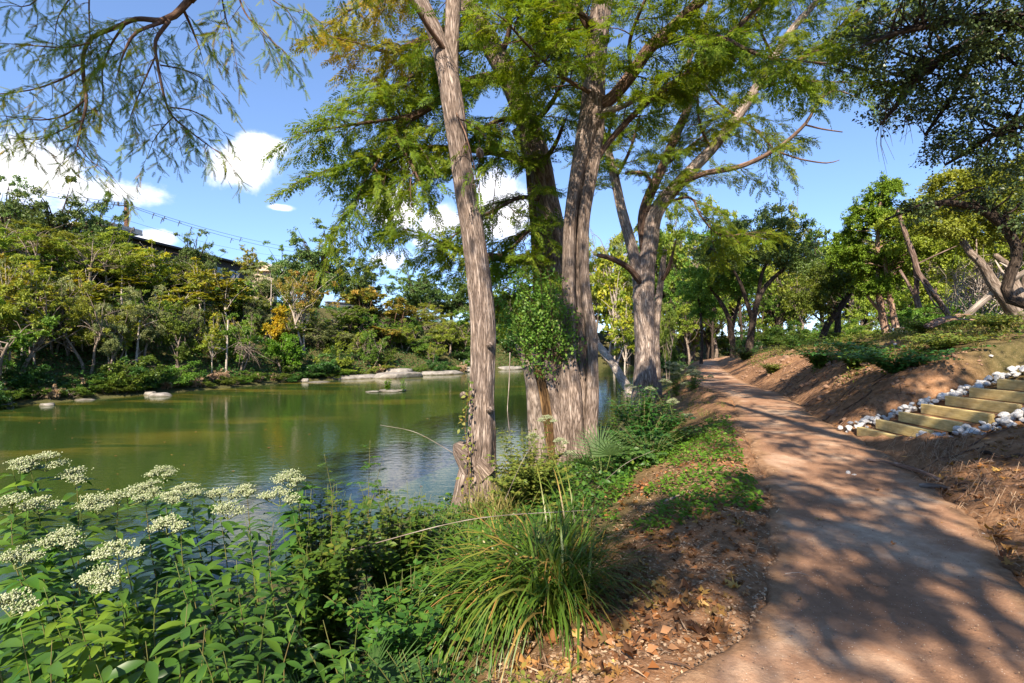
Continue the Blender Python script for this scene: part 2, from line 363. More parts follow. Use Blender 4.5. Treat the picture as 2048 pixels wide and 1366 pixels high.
def H(x, y, det=True):
    x = np.asarray(x,float); y = np.asarray(y,float); x,y = np.broadcast_arrays(x,y)
    L = pathL(y); Rr = pathR(y); S = shore(y)
    t = (L-x)/np.maximum(L-S,.3)
    tt = np.clip((t-.07)/.93,0,1); left = -1.6*(1-(1-tt)**1.45) - .9*np.clip(t-1,0,2)
    w = np.maximum(x-Rr,0)
    A = np.interp(y,[-10,0,4,6.3,9,14,25,45],[.5,.55,.56,.60,.98,1.,.75,.35])
    right = A*(2.0*(1-np.exp(-w/2.0)))+.03*np.minimum(w,30)
    z = np.where(x<L, left, np.where(x>Rr, right, 0.))
    if det:
        nb = fbm(x*.9,y*.9,3,4)
        z = z + nb*.10*np.clip(w/1.,0,1)*np.clip(1.6-w*.05,.4,1.6) + nb*.05*np.clip((L-x)/1.2,0,1)
        z = z + .05*fbm(x*3.2,y*3.2,9,4)*np.where((x<L-.05)|(x>Rr+.1),1,.25)
        # eroded gullies in the cut bank
        z = z - .10*np.clip(w/.5,0,1)*np.clip(1.6-w,0,1)*np.abs(fbm(x*1.2+3,y*2.2,21,3))*1.6
    # stair cut
    sx = (x-5.85)*.389
    m = sstep((y-6.1)/.7)*(1-sstep((y-8.8)/.45))*sstep((x-5.7)/.25)*(1-sstep((x-10.)/1.))
    z = z*(1-m)+(np.maximum(sx,0)-.06)*m
    z = np.maximum(z,-3.)
    s = far_s(x,y); top = np.interp(x/np.maximum(y,5)*FPX+1024,[-400,0,300,500,800,1000,1300],[7.6,7.6,7.2,6.2,4.6,3.6,2.6])
    f = np.where(s<0, np.maximum(-1.72+.35*s,-3.), -1.72+.28*np.minimum(s,1.6)+np.clip((s-1.6)*.60,0,None))
    f = np.where(s>0, top-np.logaddexp(0,(top-f)*1.2)/1.2, f)
    if det: f = f+np.where(s>1.5, .35*fbm(x*.35,y*.35,5,3), .05*fbm(x*1.5,y*1.5,6,3))
    return np.maximum(z,f)
def axis(segs):
    out=[segs[0][0]]
    for a,b,st0,st1 in segs:
        n=max(1,int(abs(b-a)/((st0+st1)/2))); t=(np.arange(n)+1)/n
        out += list(a+(b-a)*(t*(2*st0/(st0+st1))+t*t*(1-2*st0/(st0+st1))) if st0!=st1 else a+(b-a)*t)
    return np.array(out)
def grid(X, Y, Z, tint, name, mat):
    ny,nx = X.shape; g=Geo(); i=np.arange(ny-1)[:,None]*nx; j=np.arange(nx-1)[None]
    Q=np.stack([i+j,i+j+1,i+nx+j+1,i+nx+j],-1).reshape(-1,4)
    g.add(np.stack([X,Y,Z],-1), Q, tint=np.asarray(tint).ravel()); return g.build(name, mat)
xs = axis([(-600,-120,90,25),(-120,-50,8,2.),(-50,-6,1.1,.5),(-6,-1,.3,.07),(-1,9.5,.065,.065),(9.5,20,.1,.6),(20,120,1.5,9),(120,600,40,90)])
ys = axis([(-300,-30,60,10),(-30,-3,3,.5),(-3,2,.25,.07),(2,11,.065,.065),(11,22,.07,.22),(22,75,.4,1.2),(75,200,3,15),(200,800,40,90)])
X,Y = np.meshgrid(xs,ys); Z = H(X,Y)
inpath = (X>pathL(Y)+.02)&(X<pathR(Y)-.02)&(Y<60); Z = np.where(inpath, Z-.05, Z)
gt = np.where(X<pathL(Y), np.clip((pathL(Y)-X)/1.6-.35+.5*fbm(X*1.1,Y*1.1,31,3),0,1)*np.clip((Y-3)/2+.4,0,1),
     np.clip((X-pathR(Y)-1.6)/2.2+.9*fbm(X*.7,Y*.7,32,3),0,.85))
gt = np.where(far_s(X,Y)>1.5, .95, gt)
terrain = tag(grid(X,Y,Z,gt,'ground',M['soil']), 'brown earth bank sloping from the hillside down to the river', kind='structure')
# path sheet: slightly raised crushed-granite skin with crumbling edges
py_ = axis([(-11,1,.5,.1),(1,12,.035,.045),(12,30,.06,.2),(30,60,.3,.8)]); nu=56
u = np.linspace(0,1,nu)[None]; Yp = py_[:,None]+0*u
jl = .15*fbm(py_*3.1,py_*0+1,41,5)+.14*fbm(py_*.8,py_*0+7,42,3); jr = .16*fbm(py_*2.3,py_*0+3,43,4)+.1*fbm(py_*.7,py_*0+7,44,3)
a0=(pathL(py_)+jl)[:,None]; a1=(pathR(py_)+jr)[:,None]; Xp=a0+(a1-a0)*u
edge=np.minimum(u,1-u)*(a1-a0); cr=.014*np.clip(edge/.12,0,1)+.03*np.sin(pi*u)*0
Zp=np.where((edge<.004),-.06,cr+.010+.030*fbm(Xp*1.3,Yp*1.3,45,4)+.008*fbm(Xp*8,Yp*8,46,3))
Hl=np.minimum(H(Xp,Yp),.05)*0
tag(grid(Xp,Yp,Zp+Hl,np.clip(edge/.42,0,1)*.9,'path',M['path']), 'reddish crushed granite footpath curving away between the river trees and the hillside', kind='structure')
# river
wx=axis([(-160,-40,10,3),(-40,20,1.,1.),(20,110,3,10)]); wy=axis([(-60,0,10,2),(0,80,1.,1.),(80,130,3,8)]); WX,WY=np.meshgrid(wx,wy)
fs=far_s(WX,WY); sh=np.clip(1.15+(fs)/9.,0,1)+np.clip(.55-np.abs(fs+15)/5.,0,1)*.9
tag(grid(WX,WY,0*WX+WATER,np.clip(sh,0,1),'river_water',M['water']), 'calm green river reflecting the wooded far bank and blue sky', kind='structure')
def on(x,y): return float(H(x,y))
# ---------------------------------------------------------------- plant generators
UP = np.array([0,0,1.])
SPRAYS = [spray_shape(7,s,.44,.060) for s in (1,2,3)]
FEATH = feather_shape(11,.20)
def ramify(limb, rng, wood, sp, *a, thick=1., **k):
    global TH
    TH=thick; ramify_(limb,rng,wood,sp,*a,**k)
TH=1.
def ramify_(limb, rng, wood, sp, f0=.15, f1=1., space=.38, l2=1.6, droop=.25, tw=.55, dens=1., up=0., side=None, minr=.35):
    """secondary branches with twigs along one limb (rows x,y,z,r); needle sprays are appended to sp"""
    L_ = np.asarray(limb); seg = np.linalg.norm(np.diff(L_[:,:3],axis=0),axis=1); s = np.concatenate([[0],np.cumsum(seg)]); T_ = s[-1]
    pos = f0*T_; sg = 1
    while pos < f1*T_:
        fr = pos/T_; p = np.array([np.interp(pos,s,L_[:,k]) for k in range(3)]); q = np.array([np.interp(min(pos+.15,T_),s,L_[:,k]) for k in range(3)])
        p0 = np.array([np.interp(pos-.15,s,L_[:,k]) for k in range(3)]); t = nrm(q-p0)
        h = np.cross(t,UP); h = nrm(h) if np.linalg.norm(h)>.25 else nrm(rng.normal(size=3)*[1,1,.1])
        if abs(t[2])>.75:
            a=rng.uniform(0,2*pi); h=np.array([math.cos(a),math.sin(a),0])
        d = nrm(t*rng.uniform(.35,.8)+sg*h*rng.uniform(.6,1.)+UP*(rng.uniform(-.35,.35)+up)); sg=-sg
        l = l2*max(minr,(1-.6*fr))*rng.uniform(.6,1.2)
        secondary(p,d,l,rng,wood,sp,droop,tw,dens)
        pos += space*rng.uniform(.6,1.4)
    p=L_[-1,:3]; t=nrm(L_[-1,:3]-L_[-2,:3]); secondary(p,t,l2*minr*1.3,rng,wood,sp,droop,tw,dens)
def secondary(p,d,l,rng,wood,sp,droop,tw,dens):
    m=7; u=np.linspace(0,1,m)[:,None]
    side=nrm(np.cross(d,UP)+1e-6); w=rng.normal(0,.07)*l
    C=p+d*l*u+np.array([0,0,-1.])*droop*l*u**2*1.3+side*w*np.sin(u*pi*1.3)
    tube(wood,C,np.linspace((.010+.008*l)*TH,.003*TH,m),4,rng.uniform(.3,.7))
    k=max(3,int(l/.13)); us=np.linspace(.12,1,k); sg=1
    for uu in us:
        i=min(int(uu*(m-1)),m-2); f=uu*(m-1)-i; b=C[i]*(1-f)+C[i+1]*f; t=nrm(C[i+1]-C[i]); h=nrm(np.cross(t,UP)+1e-6)
        d3=nrm(t*rng.uniform(.5,1.)+sg*h*rng.uniform(.4,.9)+UP*(rng.uniform(-.32,.18) if TH>.9 else rng.uniform(-.55,.12))); sg=-sg
        l3=tw*(1-.45*uu)*rng.uniform(.55,1.25); n=max(2,int(l3/.075*dens))
        v=np.linspace(.1,1,n)[:,None]; c3=b+d3*l3*v+np.array([0,0,-1.])*(.2 if TH>.9 else .35)*l3*v**2
        if l3>.25: tube(wood,np.vstack([b,c3[n//2],c3[-1]]),[.004*TH,.003*TH,.002*TH],3,.5,cap=False)
        dd=nrm(d3+np.array([0,0,-.32 if TH>.9 else -.7])*v+rng.normal(0,.38 if TH>.9 else .22,(n,3)))
        sp.append(np.hstack([c3,dd]))
    sp.append(np.hstack([C[-1:],nrm(C[-1:]-C[-2:-1])]))
def needles(sp, rng, size=.26, tint=.35, tvar=.16, near=False, tintf=None):
    A=np.vstack(sp); n=len(A); g=Geo(); pos=A[:,:3]; D=A[:,3:]
    tn=np.clip(tint+.16*fbm(pos[:,0]*1.3+pos[:,2],pos[:,1]*1.3+pos[:,2]*1.1,51,2)+rng.normal(0,tvar*.6,n),0,1)
    if tintf is not None: tn=np.clip(tn+tintf(pos),0,1)
    U=nrm(UP+rng.normal(0,.38,(n,3))); sz=size*rng.uniform(.65,1.25,n); k=rng.integers(0,3,n)
    if near:
        X_,Y_,Z_=frames(D,U)
        for q in range(2):
            dd=nrm(Y_+X_*rng.normal(0,.42,n)[:,None]+Z_*rng.normal(0,.2,n)[:,None]); sl=size*rng.uniform(.6,1.35,n)
            scatter(g,FEATH[0],None,FEATH[1],pos+Y_*(rng.uniform(-.04,.04,n))[:,None],dd,nrm(U+rng.normal(0,.3,(n,3))),sl,tn,wsc=np.full(n,size)*.85)
    else:
        for j in range(3):
            m=k==j; scatter(g,SPRAYS[j][0],SPRAYS[j][1],None,pos[m],D[m],U[m],sz[m],tn[m])
    return g
def pxline(rows, dscale=1.):   # rows of px, py, distance, radius in metres
    return np.array([[*P(a,b,c),r] for a,b,c,r in rows])
def blobs(rng, n, c, rad, shell=.45):
    d=nrm(rng.normal(size=(n,3))); r=(shell+(1-shell)*rng.random(n))**.7; return c+d*r[:,None]*np.asarray(rad)
def twig_leaves(rng, C, R, per, flat=.75, tw=9, hang=.25):
    """leaf positions, directions and clump index: each clump is a handful of twigs with leaves along them"""
    nC=len(C); R=np.broadcast_to(np.asarray(R,float),(nC,)); td=nrm(rng.normal(size=(nC,tw,3))*[1,1,.75]+[0,0,.12]); tl=rng.uniform(.5,1.75,(nC,tw))*R[:,None]
    n=nC*per; ci=np.repeat(np.arange(nC),per); ti=rng.integers(0,tw,n); t=rng.random(n)**.75; d=td[ci,ti]; L=tl[ci,ti]
    pos=C[ci]+d*(t*L)[:,None]*[1,1,flat]-np.array([0,0,1.])*(hang*L*t*t)[:,None]+rng.normal(0,1,(n,3))*(R[ci]*.13)[:,None]
    D=nrm(d*.7+rng.normal(0,.75,(n,3))-[0,0,.3]); U=nrm(UP*.8+d*.25+rng.normal(0,.55,(n,3)))
    return pos,D,U,ci,t
def broad(seed, h, spread, tr=.15, n_clump=70, per=220, leaf=.12, clear=.3, limbs=12, clump=.16, stems=1, lean=(0,0), flat=.7, tint=.45, shape=0., open_=.5, droop=0., wander=.08):
    """a broadleaf tree or bush standing at the origin: (wood geometry, leaf geometry)"""
    rng=RNG(seed); wood=Geo(); g=Geo()
    cz=h*(clear+(1-clear)*.5); rz=h*(1-clear)*.5
    k=max(1,int(round(n_clump/limbs))); tgt=blobs(rng,limbs,np.zeros(3),(1,1,1),.75)*rng.uniform(.62,1.18,(limbs,1)); tgt[:,2]=np.maximum(tgt[:,2],-.8)
    tgt[:,:2]*=(1-shape*np.clip(tgt[:,2:3],-1,1)); c0=np.array([lean[0]*.8,lean[1]*.8,cz]); tgt=c0+tgt*[spread,spread,rz]
    fr=rng.uniform(.35,1.05,(limbs,k,1)); root=c0+np.array([0,0,-.45*rz]); C=(root+(tgt[:,None]-root)*fr+rng.normal(0,.10*spread,(limbs,k,3))*[1,1,.8]).reshape(-1,3); fr=fr.reshape(-1); n_clump=len(C); rel=(C[:,2]-cz)/rz
    tops=[]
    for s in range(stems):
        a=rng.uniform(0,2*pi); off=np.array([math.cos(a),math.sin(a),0])*(.0 if stems==1 else .1*spread)
        out=np.array([math.cos(a),math.sin(a),0])*(0 if stems==1 else .5*spread)
        hh=h*(clear+.38*(1-clear))*rng.uniform(.85,1.1)
        pts=np.array([off+out*u**1.3+np.array([lean[0]*u,lean[1]*u,hh*u-.25*(1-u)])+rng.normal(0,wander*spread*.4,3)*[1,1,0]*(0<u<1) for u in np.linspace(0,1,5)])
        sp_=spline(np.hstack([pts,np.linspace(tr,tr*.5,5)[:,None]]),h*.05); tube(wood,sp_[:,:3],sp_[:,3],7); tops.append(sp_)
    for c in tgt:
        t=tops[rng.integers(len(tops))]; i=rng.integers(int(len(t)*.45),len(t)); b=t[i,:3]
        mid=b*.5+c*.5+np.array([0,0,.12*np.linalg.norm(c-b)])+rng.normal(0,.06*spread,3)
        r0=t[i,3]*.6; q=spline(np.vstack([[*b,r0],[*mid,r0*.55],[*c,r0*.12]]),h*.05); tube(wood,q[:,:3],np.maximum(q[:,3],.006),5)
        for k in range(2):
            j=rng.integers(len(q)//3,len(q)); e=C[rng.integers(n_clump)]; e=q[j,:3]+(e-q[j,:3])*min(1,.35*spread/max(np.linalg.norm(e-q[j,:3]),.1))
            tube(wood,np.vstack([q[j,:3],(q[j,:3]+e)/2+[0,0,.03*h],e]),[q[j,3]*.6+.003,q[j,3]*.4+.003,.004],4)
    R=clump*spread*rng.uniform(.55,1.3,n_clump)*(1.2-.45*fr)
    pos,D,U,ci,t=twig_leaves(rng,C,R,per,flat,8,.2+droop); n=len(pos)
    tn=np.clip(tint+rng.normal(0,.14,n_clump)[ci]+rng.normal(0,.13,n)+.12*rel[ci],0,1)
    pos[:,2]=np.maximum(pos[:,2],.03)
    scatter(g,DIA_V,DIA_Q,None,pos,D,U,leaf*rng.uniform(.6,1.3,n),tn)
    return wood,g
def proto(name, parts):
    """mesh data for one kind of plant: list of (part name, geo, material)"""
    return [(n,g.mesh(name+'_'+n,m)) for n,g,m in parts]
def plant(name, pr, x, y, rz, sc, label, cat, group=None, z=None):
    r=empty(name,label,cat,(x,y,on(x,y)-.05 if z is None else z),group); r.rotation_euler=(0,0,rz); r.scale=sc if hasattr(sc,'__len__') else (sc,)*3
    for n,me in pr: link(n,me,r)
    return r
LEAF = leaf_shape(.2,.28,.05,4); LEAF_S = leaf_shape(.26,.15,.05,3)
def leafy(name, label, cat, base, tips, rng, leafmat_, size=.12, per_m=22, f0=.15, shape=None, droop=.35, tint=.4, r0=.010, spread=.9, group=None, pin=0, stemmat='stem'):
    """upright stems with leaves set along them; pin>0 gives feather-compound leaves"""
    r=empty(name,label,cat,base,group); b=np.array(base,float); gs=Geo(); gl=Geo(); tv,tq=shape or LEAF
    PO=[];DD=[];SZ=[];TN=[];UU=[]
    for tp in tips:
        e=np.asarray(tp,float)-b; l=np.linalg.norm(e); n=6; u=np.linspace(0,1,n)[:,None]; st=rng.normal(0,.06,3)*[1,1,0]
        c=st*.6+e*u*np.array([1,1,1])+np.array([0,0,1.])*.10*l*np.sin(u*pi)*(np.hypot(e[0],e[1])/max(l,.1))+rng.normal(0,.012*l,(n,3))*np.sin(u*pi)
        c=spline(np.hstack([c,np.linspace(r0,r0*.12,n)[:,None]]),.08); tube(gs,c[:,:3],c[:,3],5,rng.uniform(.2,.8))
        k=max(4,int(l*(1-f0)*per_m*1.55)); us=f0+(1-f0)*(np.arange(k)+rng.random(k)*.5)/k; i=np.clip((us*(len(c)-1)).astype(int),0,len(c)-2)
        t=nrm(c[i+1,:3]-c[i,:3]); az=np.arange(k)*2.4+rng.normal(0,.4,k); hd=np.stack([np.cos(az),np.sin(az),0*az],-1)
        d=nrm(hd*spread+t*.45*rng.uniform(.3,1.4,(k,1))+np.array([0,0,-.25])*rng.uniform(-.8,1.2,(k,1))); sz=size*rng.uniform(.55,1.15,k)*(1.05-.5*np.clip(us-.55,0,1)*1.6)
        if pin:
            for a in range(k):
                for q in range(pin):
                    f=(q+1)/pin; o=c[i[a],:3]+d[a]*sz[a]*3.2*f+np.array([0,0,-.25])*sz[a]*3*f*f; x_=nrm(np.cross(d[a],UP))
                    for s_ in (-1,1):
                        PO.append(o); DD.append(nrm(x_*s_+d[a]*.45+np.array([0,0,-.2]))); SZ.append(sz[a]*rng.uniform(.8,1.1)); TN.append(tint+rng.normal(0,.12)); UU.append(UP+rng.normal(0,.25,3))
                tube(gs,np.vstack([c[i[a],:3],c[i[a],:3]+d[a]*sz[a]*3.3+np.array([0,0,-.25])*sz[a]*3]),.0025,3,.3,cap=False)
        else:
            PO+=list(c[i,:3]+d*.01); DD+=list(d); SZ+=list(sz); TN+=list(tint+rng.normal(0,.16,k)+.15*(us-.5)); UU+=list(UP+.4*t+rng.normal(0,.35,(k,3)))
    scatter(gl,tv,tq,None,np.array(PO),np.array(DD),np.array(UU),np.array(SZ),np.clip(TN,0,1))
    gs.build('stems',M[stemmat],r); gl.build('leaves',leafmat_,r)
    return r
# ---------------------------------------------------------------- river cypresses
def fluted(seed, n=9, amp=.10, base=.0, blen=1.2, rough=.035):
    r=RNG(seed); ph=r.uniform(0,2*pi,6); fq=r.integers(3,n,4)
    def f(s,a):
        k=1+0*s*a; dec=np.exp(-s/blen)
        for i in range(4): k=k+amp*(.35+base*dec)*np.sin(fq[i]*a+ph[i]+.25*s*(i-1.5)+.5*np.sin(s*.7+ph[i]))/(1+.3*i)
        u=a*4.2+.35*np.sin(s*1.3); k=k+rough*fbm(np.cos(a)*7+40+.5*s,np.sin(a)*7+s*.55,seed,3)+rough*.9*fbm(np.cos(a)*22+40,np.sin(a)*22+s*1.1,seed+5,2)
        return k
    return f
def wtube(g, rows, n, step, rad=None, tint=.5):
    q=spline(rows,step); tube(g,q[:,:3],q[:,3],n,tint,rad); return q
def finish(root, parts):
    for n,g,m in parts:
        o=g.build(n,m,root); o.location=-Vector(root.location)
def limbset(tr, rng, rows_list, wood, n=9, step=.25, flut=None):
    out=[]
    for rows in rows_list:
        q=spline(pxline(rows),step); tube(wood,q[:,:3],q[:,3],n,.5,flut); out.append(q)
    return out
def topcrown(a,b,r,n,l,rng,wood,sp):
    """the upper crown: a leader from a to b with side limbs all round"""
    q=spline(np.vstack([[*a,r],[*((a+b)/2+rng.normal(0,.2,3)),r*.7],[*b,r*.2]]),.4); tube(wood,q[:,:3],q[:,3],8)
    for i in range(n):
        t=q[int((i+.3)/n*(len(q)-1)),:3]; a_=i*2.4+rng.uniform(-.4,.4); L=l*rng.uniform(.6,1.1)*(1-.5*i/n); e=t+np.array([math.cos(a_)*L,math.sin(a_)*L,rng.uniform(-.1,.35)*L]); k=spline(np.vstack([[*t,r*.45],[*((t+e)/2+[0,0,.12*L]),r*.3],[*e,.015]]),.3); tube(wood,k[:,:3],k[:,3],6); ramify(k,rng,wood,sp,.2,1,.5,1.8,.35,.65,.7)
# --- the single slim trunk
rng=RNG(11); tk=Geo(); wood=Geo(); sp=[]
D1=9.3
t1=[(958,1040,D1,0.430),(956,985,D1,0.353),(958,930,D1,0.301),(964,870,D1,0.245),(964,800,D1,0.215),(966,720,D1,0.222),(966,650,D1,0.225),(958,560,D1,0.215),(946,470,D1,0.206),(932,390,D1,0.194),(918,300,D1,0.181),(906,215,D1+.05,0.194),(893,140,D1+.1,0.181),(872,70,D1+.15,0.142),(838,-5,D1+.2,0.129),(800,-90,D1+.3,0.120),(760,-190,D1+.4,0.103)]
wtube(tk,pxline(t1),120,.045,fluted(4,9,.07,1.6,.9,.05))
wtube(tk,pxline([(908,225,D1+.12,.15),(902,140,D1+.28,.15),(905,60,D1+.4,.14),(908,-20,D1+.5,.15),(910,-120,D1+.6,.13)]),64,.06,fluted(5,7,.06,0,1,.05))
kn=[(966,948,D1-.02,.31),(950,928,D1-.05,.285),(935,912,D1-.07,.235),(922,900,D1-.08,.175),(913,893,D1-.08,.115),(908,890,D1-.08,.04)]
wtube(tk,pxline([(930,1045,D1,.34),(936,1000,D1,.29),(940,960,D1,.25),(946,925,D1,.205),(955,890,D1,.16),(962,860,D1,.10)]),48,.05,fluted(8,8,.08,0,1,.06))
wtube(tk,pxline(kn),64,.03,fluted(7,8,.08,0,1,.06))
for px_,py_k in ((985,690),(932,790),(965,300),(985,820)):   # healed knots
    c=P(px_-6,py_k,D1-.25); q=np.array([c+[0,.14,-.03],c+[0,.02,0],c+[0,-.03,.01]]); tube(tk,q,[.075,.06,.022],10,.3)
side_limbs=[]
for rows in ([(905,120,D1+.2,.05),(860,60,D1-.3,.04),(810,-20,D1-.8,.03)],[(900,200,D1,.02),(930,265,D1-.3,.015),(948,330,D1-.4,.008)]):
    q=spline(pxline(rows),.25); tube(wood,q[:,:3],q[:,3],6,.5)
    ramify(q,rng,wood,sp,.35,1,.5,.7,.4,.4)
topcrown(P(775,-160,D1+.4),P(760,-520,D1+.6),.13,9,3.,rng,wood,sp)
r1=empty('cypress_tree','slim single grey cypress trunk leaning left with a swollen knob at its foot','tree',P(958,1010,D1))
finish(r1,side_limbs+[('trunk',tk,M['cyp_bark']),('limbs',wood,M['twig']),('foliage',needles(sp,rng,.24,.3),M['cyp'])])
# --- the fluted double trunk
rng=RNG(12); tk=Geo(); wood=Geo(); sp=[]; D2=12.2
A2=[(1143,960,D2,.60),(1143,905,D2,.40),(1141,850,D2,.34),(1139,790,D2,.315),(1136,730,D2,.25),(1138,670,D2,.172),(1138,590,D2,.158),(1138,520,D2,.15),(1140,450,D2,.148),(1147,390,D2,.155),(1158,330,D2,.18),(1174,270,D2,.255),(1184,225,D2,.285),(1188,160,D2,.25),(1192,100,D2,.245),(1199,45,D2,.245),(1206,-10,D2+.05,.24),(1214,-90,D2+.1,.22),(1225,-200,D2+.2,.18)]
wtube(tk,pxline(A2),110,.055,fluted(14,7,.12,1.0,1.6,.06))
B2=[(1176,935,D2-.1,.26),(1180,860,D2-.1,.175),(1184,790,D2-.08,.155),(1184,720,D2-.05,.135),(1182,665,D2-.05,.145),(1173,600,D2-.05,.125),(1168,540,D2-.05,.12),(1167,450,D2-.02,.128),(1176,380,D2,.148),(1187,320,D2,.15),(1194,270,D2,.15),(1196,235,D2,.15)]
wtube(tk,pxline(B2),64,.055,fluted(15,5,.12,0,1,.06))
C2=[(1160,935,D2-.12,.26),(1164,860,D2+.06,.15),(1165,790,D2+.14,.14),(1165,720,D2+.22,.14),(1163,665,D2+.26,.14),(1157,600,D2+.28,.13),(1155,540,D2+.28,.13),(1156,450,D2+.28,.13),(1164,380,D2+.26,.13),(1174,320,D2+.12,.14),(1184,270,D2+.05,.15)]
wtube(tk,pxline(C2),48,.055,fluted(16,5,.10,0,1,.06))
E2=[(1122,905,D2-.1,.25),(1115,850,D2-.05,.22),(1104,800,D2,.235),(1096,765,D2+.02,.19),(1083,742,D2+.05,.14),(1070,733,D2+.05,.11)]
wtube(tk,pxline(E2),56,.05,fluted(17,6,.10,0,1,.05))
LB=[]
lm=[[(1196,215,D2,.17),(1225,195,D2-.15,.15),(1262,150,D2-.4,.15),(1298,98,D2-.7,.145),(1345,55,D2-1.,.13),(1390,12,D2-1.3,.12),(1440,-40,D2-1.6,.09),(1500,-100,D2-2,.05)],
 [(1190,325,D2,.06),(1225,275,D2-.1,.07),(1298,201,D2-.4,.065),(1375,145,D2-.7,.055),(1427,105,D2-.9,.05),(1528,0,D2-1.3,.035),(1570,-60,D2-1.5,.02)],
 [(1190,85,D2,.09),(1172,50,D2-.2,.07),(1150,10,D2-.4,.06),(1120,-50,D2-.6,.05)],
 [(1298,98,D2-.7,.06),(1370,75,D2-1.2,.05),(1440,75,D2-1.7,.045),(1505,105,D2-2.1,.035),(1560,118,D2-2.5,.025),(1670,128,D2-3,.012)],
 [(1262,150,D2-.4,.05),(1260,80,D2-1.,.04),(1290,0,D2-1.8,.03)],
 [(1205,60,D2,.07),(1110,-10,D2-1.2,.05),(1050,-40,D2-2.2,.03)],
 [(1188,190,D2-.1,.05),(1120,150,D2-1.,.04),(1060,95,D2-1.8,.03),(1010,40,D2-2.6,.02)]]
LB=limbset(None,rng,lm,wood,12,.18,fluted(18,5,.06,0,1,.03))
stub=[(1200,228,D2,.14),(1222,220,D2-.15,.085),(1245,213,D2-.3,.06),(1270,200,D2-.42,.05),(1293,187,D2-.55,.012)]; dead=Geo(); wtube(dead,pxline(stub),20,.05,fluted(19,6,.1,0,1,.04))
for q in LB: ramify(q,rng,wood,sp,.2,1,.27,1.7,.2,.62,1.1)
topcrown(P(1214,-90,D2+.1),P(1240,-420,D2+.3),.2,14,4.2,rng,wood,sp)
r2=empty('cypress_tree','big fluted cypress with two fused trunks split by a deep dark groove','tree',P(1150,930,D2))
finish(r2,[('trunk',tk,M['cyp_bark']),('limbs',wood,M['cyp_bark_dark']),('dead_limb',dead,M['deadwood']),('foliage',needles(sp,rng,.30,.42),M['cyp'])])
# broken hollow stump grown against it
st=Geo()
wtube(st,pxline([(1078,930,D2-.3,.24),(1072,850,D2-.3,.19),(1066,790,D2-.3,.15),(1056,740,D2-.3,.11),(1044,712,D2-.3,.075),(1035,694,D2-.3,.055),(1032,690,D2-.3,.03)]),40,.04,fluted(21,6,.10,0,1,.06))
hl=Geo(); wtube(hl,pxline([(1092,930,D2-.2,.22),(1088,850,D2-.2,.19),(1084,800,D2-.2,.165),(1079,765,D2-.2,.14),(1076,742,D2-.2,.10),(1072,732,D2-.2,.05)]),40,.035,fluted(22,5,.22,0,1,.09))
r=empty('tree_stump','broken hollow brown stump with a pointed spike against the double cypress trunk','stump',P(1082,900,D2-.3)); finish(r,[('spike',st,M['bark_grey']),('hollow_wood',hl,M['rotwood'])])
